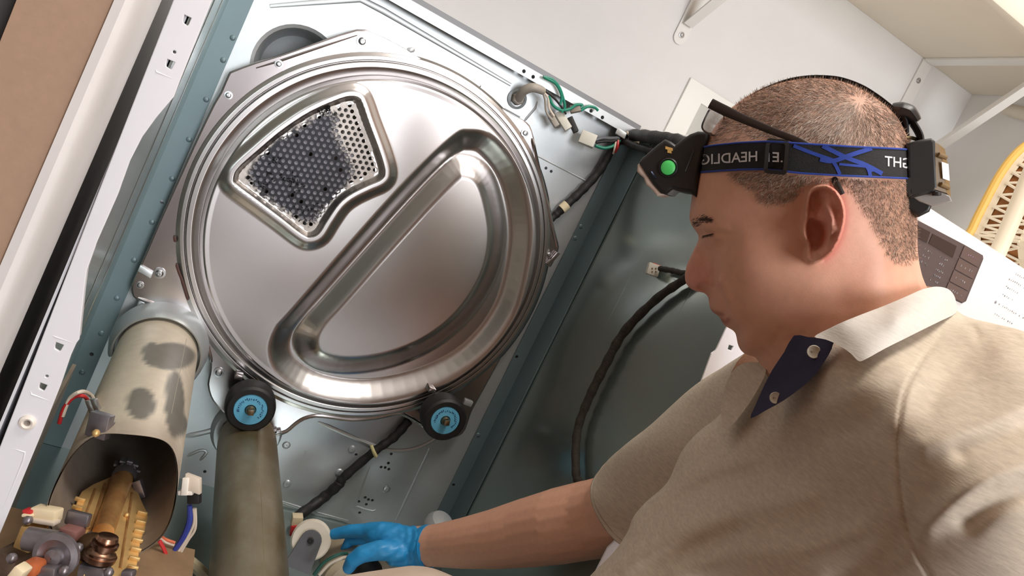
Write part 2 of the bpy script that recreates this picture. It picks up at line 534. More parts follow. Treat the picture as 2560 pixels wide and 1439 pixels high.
# shallow pan standing on the wall inside the frame
g.box((cx_, YW - .0015, cz_), (x1_ - ix) / 2, .0012, (iz - z0_) / 2)
g.make('pan', M('box_plastic_grey', (196, 194, 188), rough=.5), vb, smooth=False)
chrome = M('chrome', (210, 208, 205), 1, .12)
vc = onY(1790, 312, YW - .02)
g = G(); g.lathe([(.009, 0), (.009, .018), (.013, .019), (.013, .028), (.008, .03)], vc + Vector((0, .018, 0)), NEG_Y, 16)
g.tube([vc, vc + Vector((0.004, -.004, -.045))], .008, 12); g.make('valve', chrome, vb)
g = G(); g.box(vc + Vector((.004, -.016, .016)), .006, .004, .02, bev=.002); g.make('lever', chrome, vb)

# ================================================================== the dryer
XL, XR, YB, YF = -.050, .630, 1.25, .73
ZT, ZB = Z0 + .197, Z0 - .645
m_galv = M('galvanised_steel', (196, 200, 202), metal=.6, rough=.40, noise=(40, .03), bump=(300, .015))
m_side = M('side_panel_steel', (164, 178, 175), metal=.85, rough=.22, noise=(4, .04))
m_strip = M('edge_strip_steel', (110, 128, 133), metal=.3, rough=.42, noise=(10, .05))
m_bulk = M('bulkhead_steel', (178, 172, 173), metal=1, rough=.22, noise=(12, .03))
m_disc = M('drum_back_steel', (214, 208, 204), metal=1, rough=.28, noise=(20, .015), attr='Col')
m_enam = M('cabinet_enamel', (226, 224, 228), rough=.32, noise=(25, .015))
m_rubber = M('black_rubber', (26, 25, 25), rough=.55, noise=(60, .15))
dry = thing('dryer_cabinet', r(.285, .99, -Z0), 'opened clothes dryer cabinet with bare metal rear bulkhead and white front edges', 'dryer')

# ---- back panel, with the round recess at its upper left
rc = onY(742, 178, YB); rr_ = .066
outer = [(XL, ZB), (XR, ZB), (XR, ZT), (XL, ZT)]
PUNCH = [(890, 1136), (978, 1134), (953, 1167), (963, 1168), (972, 1172), (971, 1157), (897, 1253), (913, 1243), (921, 1248), (931, 1250), (916, 1260), (899, 1281), (512, 1178), (1365, 420), (1378, 428)]
STRIP_HOLES = [(XL, -.020, [(408, 506), (229, 885)]), (.602, XR, [(1263, 880), (1096, 1200)])]
def strip_pt(u, v, x0, x1):
    p = onY(u, v, YB - .0034); p.x = min(max(p.x, x0 + .006), x1 - .006); return p
ph = [onY(u, v, YB) for u, v in PUNCH]; sh_ = [strip_pt(u, v, a, b) for a, b, L in STRIP_HOLES for u, v in L]
plateY('back_panel', outer, [circ2((rc.x, rc.z), rr_, 40)] + [circ2((p.x, p.z), .0027, 10) for p in ph] + [circ2((p.x, p.z), .003, 12) for p in sh_], YB, .002, m_galv, dry)
for p, q_ in [(p, .0027) for p in ph] + [(Vector((p.x, YB, p.z)), .003) for p in sh_]:   # blind sleeve behind each hole
    G().lathe([(q_ * 1.1, .0015), (q_ * 1.1, .014), (.0002, .014)], p, (0, 1, 0), 10).make('punched_hole', m_galv, dry)
g = G(); g.lathe([(rr_ + .001, -.0005), (rr_ - .004, .002), (rr_ - .007, .010), (rr_ - .009, .03), (rr_ - .014, .045), (rr_ - .03, .052), (.001, .052)], Vector((rc.x, YB, rc.z)), (0, 1, 0), 40)
bp = g.make('recess_cup', m_galv, dry)
# embossed ribs on the back panel
def beadpx(pts, w=.007, h=.0028, y=YB, res=0, parent=None, mat=None, name='rib'):
    return G().bead([onY(u, v, y) for u, v in pts], NEG_Y, w, h, res).make(name, mat or m_galv, parent or dry)
beadpx([(675, 15), (900, -3), (960, 28), (1277, 212)], .011, .004)
beadpx([(790, 6), (915, -8), (930, -6)], .004, .002)
beadpx([(943, 90), (1012, 127), (1022, 125), (1037, 124)], .008, .003, res=3)
beadpx([(1260, 271), (1300, 293)], .006, .0025)
beadpx([(1343, 254), (1338, 270), (1315, 297), (1310, 303)], .005, .002)
beadpx([(1335, 385), (1480, 460)], .006, .003)
beadpx([(795, 1054), (925, 1110), (975, 1125), (1030, 1122), (1075, 1104), (1120, 1072)], .008, .0035, res=4)
beadpx([(765, 1125), (720, 1215)], .008, .002)
beadpx([(700, 1252), (790, 1282), (870, 1302)], .008, .003)
beadpx([(462, 1090), (520, 1078), (600, 1050)], .010, .003, res=3)
beadpx([(468, 1140), (500, 1125), (516, 1130), (500, 1150)], .006, .002, res=3)
beadpx([(925, 1165), (890, 1258), (893, 1265), (930, 1276), (940, 1272)], .004, .0018, res=2)
beadpx([(1000, 1150), (955, 1265)], .003, .0012)
beadpx([(1075, 1120), (990, 1300)], .012, .0025)
# small bright dimples, dark punched holes
for u, v in [(880, 1122), (718, 1208), (966, 1222), (848, 1180), (716, 1112)]:
    G().lathe([(.007, 0), (.0055, .002), (.003, .0026), (.0005, .0022)], onY(u, v, YB), NEG_Y, 14).make('dimple', m_galv, dry)
G().box(onY(1212, 229, YB - .002), Vector((.010, 0, -.002)), .002, .004).make('clip_tab', m_bulk, dry)

# folded rim along the top of the back panel, with punched holes
g = G(); g.box(((XL + XR) / 2, YB - .011, ZT + .0012), (XR - XL) / 2, .012, .0012); rim = g.make('top_rim', m_galv, dry, smooth=False)
RH = [onY(u, v, YB - .0235) for u, v in [(1310, 178), (1333, 192), (1478, 277), (1506, 294)]]
plateY('rim_lip', [(XL, ZT - .0135), (XR, ZT - .0135), (XR, ZT + .0015), (XL, ZT + .0015)], [circ2((p.x, min(max(p.z, ZT - .009), ZT - .003)), .0032, 12) for p in RH], YB - .0232, .0024, m_galv, rim, smooth=False)
g = G(); g.box(((XL + XR) / 2, YB + .006, ZT + .008), (XR - XL) / 2, .004, .007); g.make('rear_seam', M('seam_grey', (120, 120, 122), .5, .5), dry, smooth=False)
# ---- side panels
for nm, x, sx in (('side_panel', XL, -1), ('side_panel', XR, 1)):
    g = G(); g.box((x + sx * .001, (YF + YB) / 2 + .003, (ZT + ZB) / 2), .001, (YB - YF) / 2 - .003, (ZT - ZB) / 2)
    o = g.make(nm, m_side, dry, smooth=False)
    g = G(); g.box((x + sx * .005, (YF + YB) / 2 + .003, (ZT + ZB) / 2), .0015, (YB - YF) / 2 - .003, (ZT - ZB) / 2)
    g.make('outer_skin', m_enam, o, smooth=False)
    if sx > 0:
        tb = G(); tb.box((x - .006, (YF + YB) / 2, ZT - .001), .008, (YB - YF) / 2, .001); tb.make('top_fold', m_strip, o, smooth=False)
        for yy in (1.06, .985, .90):
            G().bead([Vector((x, yy, ZT - .03)), Vector((x, yy - .004, ZT - .20)), Vector((x, yy - .004, ZB + .1))], (-1, 0, 0), .003, .0008).make('crease', m_side, o)
        # pressed window shapes near the top of the panel
        for (ya, yb_, za, zb_) in ((1.02, .93, -.06, -.20),):
            ring = [Vector((x, ya, ZT + za)), Vector((x, yb_, ZT + za)), Vector((x, yb_, ZT + zb_)), Vector((x, ya, ZT + zb_)), Vector((x, ya, ZT + za))]
            G().bead(ring, (-1, 0, 0), .004, .0008).make('pressed_outline', m_side, o)
    else:
        for yy in (.93, 1.08):
            G().bead([Vector((x, yy, ZT)), Vector((x, yy, ZB))], (1, 0, 0), .02, .003).make('crease', m_side, o)
# corner strips with rivets
for x0, x1, riv, hol in ((XL, -.020, [(603, 105), (568, 155), (523, 252), (476, 350), (432, 447), (380, 555), (335, 650), (292, 745), (253, 833), (205, 930)], [(408, 506), (229, 885)]),
                         (.602, XR, [(1423, 588), (1440, 560), (1160, 1075)], [(1263, 880), (1096, 1200)])):
    s = plateY('corner_strip', [(x0, ZB + .002), (x1, ZB + .002), (x1, ZT - .002), (x0, ZT - .002)], [circ2((p.x, p.z), .003, 12) for p in (strip_pt(u, v, x0, x1) for u, v in hol)], YB - .0034, .0028, m_strip, dry, smooth=False)
    for u, v in riv:
        p = onY(u, v, YB - .0034); p.x = min(max(p.x, x0 + .006), x1 - .006)
        G().lathe([(.0042, 0), (.0036, .0007), (.0020, .0012), (.0004, .0014)], p, NEG_Y, 12).make('rivet', m_strip, s)
g = G(); g.box((XR - .0025, YB - .03, (ZT + ZB) / 2), .0014, .03, (ZT - ZB) / 2 - .002); g.make('corner_angle', m_strip, dry, smooth=False)

# ---- left front flange (white enamel, with trapezoid slots)
inner_l = [(560, -80), (528, 0), (511, 42), (446, 205), (433, 240), (389, 292), (354, 340), (323, 400), (292, 486), (240, 604), (215, 674), (208, 726), (196, 847), (189, 856), (174, 889), (150, 960), (133, 1003), (100, 1086), (50, 1206), (7, 1310), (-60, 1470)]
outer_l = [(-150, 1470), (0, 1122), (63, 960), (243, 494), (436, 0), (468, -80)]
o2 = pxY(inner_l + outer_l, YF)
holes = []
for u, v, w, h in [(467, 50, 14, 17), (425, 160, 15, 16), (147, 866, 15, 14), (107, 966, 14, 13)]:
    pts = [(u - w * .55, v - h), (u + w, v - h * .35), (u + w * .45, v + h * .75), (u + w * .1, v + h), (u - w * .75, v + h * .45), (u - w * .8, v - h * .1)]
    holes.append(pxY(pts, YF))
for u, v in [(436, 130), (117, 940)]:
    p = onY(u, v, YF); holes.append(circ2((p.x, p.z), .0020, 12))
p = onY(69, 1055, YF); holes.append(circ2((p.x, p.z), .0045, 14))
fl = plateY('front_flange', o2, holes, YF, .0025, m_enam, dry, .0008)
tag(fl, 'white enamel front flange with trapezoid slots')
# return lip that turns back into the cabinet, raised press lines, grommet, pen scribble
pts = [onY(u, v, YF + .001) for u, v in inner_l]
vs = [p for p in pts] + [p + Vector((-.0, .014, 0)) for p in pts]; n = len(pts)
add('flange_lip', vs, [(i, i + 1, n + i + 1, n + i) for i in range(n - 1)], m_enam, fl)
g = G(); g.box(((XL - .0135) , YF + .055, (ZT + ZB) / 2 + .0), .0012, .05, (ZT - ZB) / 2); g.make('flange_side', m_enam, fl, smooth=False)
for pl in ([(456, 20), (508, 43)], [(388, 172), (391, 180), (440, 200)], [(130, 838), (138, 842), (186, 858)], [(76, 975), (78, 985), (128, 1003)], [(30, 1120), (62, 1130), (58, 1150), (0, 1290)]):
    G().bead([onY(u, v, YF) for u, v in pl], NEG_Y, .0022, .0011).make('press_line', m_enam, fl)
g = G(); p = onY(69, 1055, YF); g.lathe([(.0068, 0), (.0066, .0022), (.0045, .0032), (.0028, .002), (.0028, -.012), (.0002, -.012)], p, NEG_Y, 20); g.make('grommet', M('grommet_plastic', (232, 222, 212), rough=.4), fl)
m_ink = M('violet_ink', (150, 148, 190), rough=.6)
for pl in ([(464, 3), (466, 8), (478, 14), (490, 19), (498, 21)], [(470, 2), (478, 6), (484, 7)], [(458, -8), (470, -20), (480, -10), (476, 0)]):
    G().bead([onY(u, v, YF - .0001) for u, v in pl], NEG_Y, .0009, .0002, res=4).make('pen_mark', m_ink, fl)

# ---- right front flange
inner_r = [(1852, 775), (1817, 821), (1795, 868), (1791, 876), (1780, 884), (1738, 1000), (1690, 1110), (1600, 1290), (1520, 1370), (1470, 1470)]
o2 = pxY(inner_r, YF)
zt_, zb_ = max(p[1] for p in o2), min(p[1] for p in o2)
o2 = [(p[0], p[1]) for p in o2]
o2 = [(min(o2[0][0], .60), ZT)] + o2 + [(o2[-1][0], ZB), (XR + .006, ZB), (XR + .006, ZT)]
holes = [pxY([(1822, 860), (1836, 864), (1829, 878), (1818, 874)], YF)] + [circ2(((lambda p: (p.x, p.z))(onY(u, v, YF))), .0022, 12) for u, v in ((1533, 1392), (1505, 1432))]
fr = plateY('front_flange', o2, holes, YF, .0025, m_enam, dry, .0008)

# ---- cabinet floor
g = G(); g.box(((XL + XR) / 2, (YF + YB) / 2, ZB), (XR - XL) / 2, (YB - YF) / 2, .0015); g.make('cabinet_floor', m_side, dry, smooth=False)
for sx in (XL + .05, XR - .05):
    for sy in (YF + .05, YB - .05):
        G().lathe([(.012, 0), (.012, .02), (.018, .022), (.018, ZB - .0015)], (sx, sy, 0), (0, 0, 1), 14).make('foot', m_rubber, dry)

# ---- rear bulkhead plate
YP = 1.222
DC = np.array([.294, Z0 - .166])      # centre of the drum back
plate_px = [(893, 78), (800, 108), (700, 142), (640, 160), (586, 180), (574, 190), (556, 232), (538, 262), (500, 340), (452, 445), (400, 560), (366, 640), (343, 690), (333, 716), (334, 733), (345, 747), (400, 766),
            (452, 788), (482, 806), (505, 838), (520, 870), (530, 905), (528, 935), (523, 960), (530, 990), (545, 1012), (575, 1040), (612, 1066), (660, 1080), (690, 1087), (716, 1080), (738, 1062), (760, 1048), (790, 1041), (830, 1045), (880, 1051),
            (940, 1047), (985, 1037), (1012, 1039), (1040, 1054), (1062, 1068), (1090, 1088), (1130, 1092), (1155, 1082), (1166, 1060), (1176, 1030), (1194, 996), (1240, 912), (1290, 815), (1330, 735), (1362, 668), (1376, 664), (1388, 640), (1395, 618),
            (1388, 590), (1368, 510), (1342, 400), (1332, 345), (1322, 316), (1306, 303), (1280, 290), (1200, 240), (1080, 168), (990, 114), (930, 86)]
o2 = pxY(plate_px, YP)
plateY('bulkhead_plate', smooth2(o2, 2, True), [circ2((DC[0] - .006, DC[1] + .003), .284, 64)], YP, .010, m_bulk, dry, .0028)
bk = [c for c in dry.children if c.name.startswith('bulkhead_plate')][0]
# rolled edge along the lower outline
low = [(345, 744), (400, 764), (452, 786), (482, 804), (505, 836), (520, 868), (529, 905)]
G().bead([onY(u, v, YP) for u, v in low], NEG_Y, .006, .003, res=3).make('rolled_edge', m_bulk, bk)
low = [(690, 1084), (716, 1077), (738, 1059), (760, 1045), (790, 1038), (830, 1042), (880, 1048), (940, 1044), (985, 1034), (1012, 1036), (1040, 1051), (1060, 1064)]
G().bead([onY(u, v, YP) for u, v in low], NEG_Y, .007, .003, res=3).make('rolled_edge', m_bulk, bk)
G().bead([onY(u, v, YP) for u, v in [(1330, 345), (1342, 400), (1368, 510), (1393, 618)]], NEG_Y, .007, .004, res=4).make('rolled_edge', m_bulk, bk)
G().bead([onY(u, v, YP) for u, v in [(893, 88), (800, 118), (700, 152), (640, 170)]], NEG_Y, .004, .002).make('rolled_edge', m_bulk, bk)
for u, v, q in [(905, 103, .0085), (697, 160, .006), (571, 238, .006), (399, 682, .0085), (350, 712, .0055), (547, 930, .008), (1312, 332, .0065), (1372, 636, .006)]:
    screw('screw', onY(u, v, YP - .0005), NEG_Y, q, m_steel, bk)
G().lathe([(.0048, 0), (.0046, .0012), (.0030, .0012), (.0028, .0001)], onY(930, 117, YP), NEG_Y, 14).make('eyelet', m_steel, bk)
G().box(onY(364, 678, YP - .002), Vector((.010, 0, -.002)), .003, .005, bev=.001).make('tab', m_galv, bk)
G().box(onY(1170, 1006, YP - .002), Vector((.008, 0, .0)), .003, .005, bev=.001).make('tab', m_galv, bk)
G().box(onY(1382, 645, YP - .004), Vector((.004, 0, .0)), .004, Vector((.004, 0, .013)), bev=.001).make('tab', m_bulk, bk)
for u, v in [(680, 1078), (690, 1080)]:
    G().box(onY(u, v, YP - .004), Vector((.007, 0, .004)), .003, Vector((-.002, 0, .003)), bev=.001).make('clip', m_steel, bk)
m_stain = M('rust_stain', (74, 42, 34), rough=.6)
for pl in ([(441, 660), (447, 680), (455, 700), (462, 722), (470, 750)], [(436, 590), (438, 605)]):
    G().bead([onY(u, v, YP - .0045) for u, v in pl], NEG_Y, .004, .0006, res=4).make('stain', m_stain, bk)

# ---- drum back disc: one pressed sheet, built as a fine height field
h_n = 330
ang_n = 720
# radial / angular grid, denser towards the rim
rad = np.concatenate([np.linspace(0, .245, 280), np.linspace(.246, .308, 100)])
th = np.linspace(0, 2 * np.pi, ang_n, endpoint=False)
Rg, Tg = np.meshgrid(rad, th, indexing='ij')
Xg = Rg * np.cos(Tg); Zg = Rg * np.sin(Tg)
def px_disc(pts): return [(p[0] - DC[0], p[1] - DC[1]) for p in pxY(pts, YP - .009)]
Dout = smooth2(px_disc([(1130, 352), (1175, 333), (1232, 350), (1292, 430), (1320, 540), (1317, 650), (1280, 785), (1195, 895), (1075, 965), (930, 998), (795, 985), (706, 935), (680, 882), (694, 826), (740, 772), (1000, 480)]), 5, True)
Din = smooth2(px_disc([(1125, 446), (1165, 428), (1205, 452), (1228, 520), (1236, 600), (1216, 690), (1160, 780), (1080, 848), (980, 892), (880, 908), (806, 896), (778, 862), (790, 815), (850, 748), (990, 590)]), 5, True)
Vent = smooth2(px_disc([(584, 462), (578, 440), (590, 415), (640, 370), (700, 320), (770, 274), (840, 243), (875, 234), (898, 240), (910, 262), (925, 305), (955, 385), (966, 430), (955, 452), (920, 468), (880, 488), (850, 512), (822, 552), (800, 586), (775, 597), (752, 590), (700, 550), (640, 505)]), 4, True)
sdo = polyd(Xg, Zg, Dout); sdi = polyd(Xg, Zg, Din); sdv = polyd(Xg, Zg, Vent)
H = np.interp(Rg, [0, .20, .255, .2615, .2635, .2655, .269, .2765, .2785, .2855, .2870, .2885, .2900, .2965, .3030, .308],
              [.009, .009, .009, .0094, .0085, .0050, -.001, .0050, .0062, .0062, .0050, -.001, .0030, .0028, .0006, -.003])
H -= .024 * sstep(.008, -.030, sdo) * sstep(-.014, .030, sdi)
inside = sdi < -.004
# slightly lifted inner plateau
H += .0075 * sstep(.019, .002, sdv) - .0135 * sstep(-.003, -.010, sdv)
H += .0012 * np.exp(-((sdv + .0085) / .0012) ** 2)
# the outer beads sit on a slightly smaller ring, off centre towards the upper left
k_ = np.where(Rg > .264, (.264 + (Rg - .264) * .82) / np.maximum(Rg, 1e-6), 1.0); s_ = sstep(.262, .284, Rg)
Xv = Xg * k_ - .0070 * s_; Zv = Zg * k_ + .0040 * s_
verts = [Vector((DC[0] + x, YP - h, DC[1] + z)) for x, z, h in zip(Xv.ravel(), Zv.ravel(), H.ravel())]
nr, na = Rg.shape; faces = []
cut = -.0155
for i in range(1, nr - 1):
    for k in range(na):
        k2 = (k + 1) % na
        if sdv[i, k] < cut and sdv[i + 1, k2] < cut: continue
        faces.append((i * na + k, i * na + k2, (i + 1) * na + k2, (i + 1) * na + k))
faces.append(tuple(na + k for k in range(na)))
used = sorted({i for f in faces for i in f}); mp = {j: i for i, j in enumerate(used)}
dcol = np.tile(np.array(lin((188, 184, 183))), (len(verts), 1))
disc = add('drum_back', [verts[j] for j in used], [tuple(mp[i] for i in f) for f in faces], m_disc, dry, angle=60, cols=dcol[used])
tag(disc, 'round pressed steel drum back with a D shaped channel')

# ---- perforated outlet screen: plate of hexagon cells with round holes
pitch = .0094; rh = .0031; a0 = math.radians(16)
hb = YP - (.0165 - .0135) + .0008 - .001
gx, gz, gf, cc = [], [], [], []
hexcells = []
for i in range(-30, 31):
    for j in range(-30, 31):
        x = (i + j * .5) * pitch; z = j * pitch * math.sqrt(3) / 2
        X = x * math.cos(a0) - z * math.sin(a0); Z = x * math.sin(a0) + z * math.cos(a0)
        hexcells.append((X, Z))
hc = np.array(hexcells) + np.array([-.145, .08])
sd = polyd(hc[:, 0], hc[:, 1], Vent)
hc = hc[sd < -.0105]; sdh = sd[sd < -.0105]
def stain_mask(x, z):
    """grey lint caked over the screen, with its own ragged outline"""
    lint = smooth2(px_disc([(622, 425), (650, 385), (700, 345), (760, 312), (805, 285), (845, 290), (838, 330), (860, 370), (880, 410), (878, 450), (850, 490), (815, 525), (780, 556), (750, 552), (700, 522), (655, 490), (625, 455)]), 4, True)
    d = polyd(x, z, lint)
    n = .004 * np.sin(x * 900 + 3 * np.sin(z * 500)) + .003 * np.sin(z * 1300 + x * 400)
    return sstep(.004, -.004, d + n)
V_, F_, C_ = [], [], []
web_l = np.array(lin((40, 39, 44))); web_m = np.array(lin((188, 180, 174)))
K = 12
cells_hole = []
for (cx, cz), s in zip(hc, sdh):
    b = len(V_)
    hole = s < -.0155
    rin = rh if hole else .0002
    for k in range(6):
        for sub in (0, .5):
            a = a0 + math.pi / 6 + math.pi / 3 * (k + sub)
            ro = pitch / math.sqrt(3) * (1.0 if sub == 0 else math.cos(math.pi / 6)) * 1.01
            V_.append(Vector((DC[0] + cx + ro * math.cos(a), hb, DC[1] + cz + ro * math.sin(a))))
    for k in range(12):
        a = a0 + math.pi / 6 + math.pi / 6 * k
        V_.append(Vector((DC[0] + cx + rin * math.cos(a), hb, DC[1] + cz + rin * math.sin(a))))
    for k in range(12):
        a = a0 + math.pi / 6 + math.pi / 6 * k
        V_.append(Vector((DC[0] + cx + rin * math.cos(a), hb + .0012, DC[1] + cz + rin * math.sin(a))))
    for k in range(12):
        k2 = (k + 1) % 12
        F_.append((b + k, b + k2, b + 12 + k2, b + 12 + k)); F_.append((b + 12 + k, b + 12 + k2, b + 24 + k2, b + 24 + k))
    if hole: cells_hole.append((cx, cz))
xs = np.array([v.x - DC[0] for v in V_]); zs = np.array([v.z - DC[1] for v in V_])
mk = stain_mask(xs, zs)[:, None]
cols = web_m * (1 - mk) + web_l * mk
m_web = M('screen_steel', (190, 170, 150), metal=.55, rough=.42, attr='Col', noise=(90, .18))
add('outlet_screen', V_, F_, m_web, disc, smooth=False, cols=cols)
# lint felt behind part of the screen, dark duct behind all of it
ch = np.array(cells_hole); mk = stain_mask(ch[:, 0], ch[:, 1])
m_lint = M('lint_felt', (150, 148, 156), rough=.95, noise=(500, .18), bump=(900, .5, .002))
m_clump = M('lint_clump', (26, 25, 28), rough=.95, noise=(300, .3))
g = G()
for (cx, cz), k in zip(ch, mk):
    if k > .45 and rng.random() < .93:
        g.lathe([(pitch * .52, 0), (pitch * .42, .0003 + .0006 * rng.random()), (.0004, .0008)], Vector((DC[0] + cx, hb + .0022, DC[1] + cz)), NEG_Y, 8)
o = g.make('lint_layer', m_lint, disc); o['kind'] = 'stuff'
g = G()
for cl, nn, sp in [((812, 274), 26, 13), ((690, 400), 12, 12), ((715, 440), 14, 16), ((735, 448), 10, 9), ((680, 440), 14, 24), ((745, 470), 12, 20), ((660, 460), 10, 14), ((770, 520), 16, 26)]:
    for k in range(nn):
        u, v = cl[0] + rng.normal() * sp * .6, cl[1] + rng.normal() * sp * .45
        p = onY(u, v, hb - .0006); a = rng.random() * 6.28; L = .002 + .004 * rng.random()
        q = p + Vector((math.cos(a) * L, -.0015 * rng.random(), math.sin(a) * L)); m_ = (p + q) / 2 + Vector((0, -.0012, 0))
        g.tube([p, m_, q], [.0004, .0009, .0003], 5)
o = g.make('lint_clumps', m_clump, disc); o['kind'] = 'stuff'
vx0, vx1 = min(p[0] for p in Vent), max(p[0] for p in Vent); vz0, vz1 = min(p[1] for p in Vent), max(p[1] for p in Vent)
g = G(); sc = .90; cx = sum(p[0] for p in Vent) / len(Vent); cz = sum(p[1] for p in Vent) / len(Vent)
ring = [Vector((DC[0] + cx + (p[0] - cx) * sc, hb + .004, DC[1] + cz + (p[1] - cz) * sc)) for p in Vent]
back = [p + Vector((0, .016, 0)) for p in ring]; n = len(ring)
g.put(ring + back, [(i, (i + 1) % n, n + (i + 1) % n, n + i) for i in range(n)] + [tuple(range(n, 2 * n))])
g.make('outlet_duct', M('outlet_duct_steel', (150, 146, 142), metal=.6, rough=.5), disc)

# ---- drum support rollers
m_blue = M('roller_hub_blue', (104, 182, 218), rough=.4, noise=(200, .04))
m_print = M('hub_print', (28, 66, 120), rough=.5)
m_bolt = M('aged_steel', (150, 132, 108), metal=1, rough=.35, noise=(200, .2))
for (u, v) in ((626, 1016), (1109, 1043)):
    c = onY(u, v, 1.165)
    t = thing('drum_roller', c)
    t.parent = dry; t.location = c - WL[dry]
    g = G(); g.lathe([(.012, .026), (.034, .026), (.0365, .022), (.0375, .013), (.0375, -.003), (.0365, -.010), (.033, -.0135), (.0255, -.0135), (.0245, -.010)], c, (0, 1, 0), 40); g.make('tyre', m_rubber, t)
    g = G(); g.lathe([(.0250, -.0105), (.0240, -.0125), (.0085, -.0130), (.0085, -.010)], c, (0, 1, 0), 40); hub = g.make('hub_face', m_blue, t)
    g = G(); g.lathe([(.0075, .05), (.0075, -.015), (.0058, -.018), (.0058, -.0165), (.0001, -.0165)], c, (0, 1, 0), 20)
    g.box(c + Vector((.0005, -.019, .0)), Vector((.0042, 0, .0012)), .0045, Vector((-.0012, 0, .0042)), bev=.0008); g.make('axle', m_bolt, t)
    g = G()
    for k in range(24):
        a = math.radians(-25 + 230 * k / 23); rr2 = .0175
        d = Vector((math.cos(a), 0, math.sin(a))); tn = Vector((-math.sin(a), 0, math.cos(a)))
        for q in range(3):
            g.box(c + d * (rr2 + rng.uniform(-.0016, .0016)) + tn * rng.uniform(-.0007, .0007) + Vector((0, -.0131, 0)), d * rng.uniform(.0002, .0009), .0002, tn * rng.uniform(.0002, .0007))
    o = g.make('hub_lettering', m_print, t, smooth=False); o['kind'] = 'stuff'
    G().box(c + Vector((-.030, .034, .030)), .006, .012, .004, bev=.001).make('bracket_tab', m_bulk, t)
    G().box(c + Vector((.030, .036, -.022)), .003, .010, .008, bev=.001).make('bracket_tab', m_bulk, t)
# ---- heater (burner) tube with a scalloped mouth
TC = (.050, Z0 - .432); TR = .055
nA, nY = 72, 60
y0t, y1t = 1.215, .80
Vt, Ft, Ct = [], [], []
m1 = np.array(lin((222, 208, 188))); m2_ = np.array(lin((128, 122, 112))); m3_ = np.array(lin((92, 60, 52)))
stains = [((352, 1008), (36, 40)), ((437, 1010), (24, 84)), ((426, 890), (62, 34)), ((380, 885), (24, 30)), ((450, 1060), (18, 30))]
for i in range(nY + 1):
    for k in range(nA):
        a = 2 * math.pi * k / nA             # 0 = +x, pi/2 = up
        mouth = .945 - .185 * max(0, math.cos(a - math.radians(55))) ** 3 * 0
        # the upper side is cut back in a wavy scallop, the sides reach forward as tongues
        upn = math.sin(a); sid = math.cos(a)
        mouth = .745 + .062 * sstep(-.3, .95, upn) - .012 * math.cos(3 * a + .9) * sstep(-.2, .4, upn)
        y = y0t + (mouth - y0t) * i / nY
        p = Vector((TC[0] + TR * math.cos(a), y, TC[1] + TR * math.sin(a)))
        Vt.append(p)
        u, v = px2(p)
        s = 0.0
        if upn > -.3:
            for (c, q) in stains:
                dd = math.hypot((u - c[0]) / q[0], (v - c[1]) / q[1]); s = max(s, float(sstep(1.12, .9, dd)))
        burn = float(sstep(.06, .0, (y - mouth))) * .35      # heat tint around the mouth
        Ct.append(m1 * (1 - s) * (1 - burn) + m2_ * s * (1 - burn) + m3_ * burn)
for i in range(nY):
    for k in range(nA):
        Ft.append((i * nA + k, i * nA + (k + 1) % nA, (i + 1) * nA + (k + 1) % nA, (i + 1) * nA + k))
m_tube = M('heater_tube_steel', (190, 180, 165), metal=.35, rough=.5, attr='Col', noise=(60, .06))
tb = add('burner_tube', Vt, Ft, m_tube, dry, cols=np.array(Ct))
tag(tb, 'sooty steel burner tube with a wavy cut mouth')
V2 = [Vector((TC[0] + (p.x - TC[0]) * .975, p.y + .002, TC[1] + (p.z - TC[1]) * .975)) for p in Vt]
add('tube_lining', V2, Ft, M('tube_inside_steel', (150, 138, 126), metal=.4, rough=.6, noise=(40, .1)), tb)  # inner wall of the tube, plain steel without soot
a = math.radians(62)
G().bead([Vector((TC[0] + TR * math.cos(a), y, TC[1] + TR * math.sin(a))) for y in (1.15, .885)], (math.cos(a), 0, math.sin(a)), .004, .0012).make('seam', m_tube_s := M('tube_seam', (170, 158, 142), .35, .5), tb)
# collar where the tube enters the bulkhead: flared cowl
g = G()
pr = [(TR + .004, 1.175), (TR + .0065, 1.172), (TR + .009, 1.178), (TR + .012, 1.195), (TR + .015, 1.222)]
g.lathe([(a_, b_ - 1.175) for a_, b_ in pr], Vector((TC[0], 1.175, TC[1])), (0, 1, 0), 40, ref=(1, 0, 0), a0=-math.radians(200), a1=math.radians(45))
cw = g.make('tube_cowl', m_galv, dry)
g = G(); g.lathe([(TR * .98, 1.20), (TR + .004, 1.20)], Vector((TC[0], 0, TC[1])), (0, 1, 0), 40); g.lathe([(TR + .004, 1.176), (TR + .004, 1.21)], Vector((TC[0], 0, TC[1])), (0, 1, 0), 40); g.make('collar_gap', m_galv, dry)
# duct cover above the cowl (wedge under the bulkhead plate)
wp = [(350, 752), (378, 770), (452, 790), (484, 812), (505, 850), (512, 890), (490, 930), (440, 900), (330, 858), (312, 860)]
plateY('duct_cover', pxY(wp, 1.226), [], 1.226, .012, m_galv, dry, .002)
G().bead([onY(u, v, 1.226) for u, v in [(372, 772), (338, 850)]], NEG_Y, .008, .003).make('cover_rib', m_galv, dry)

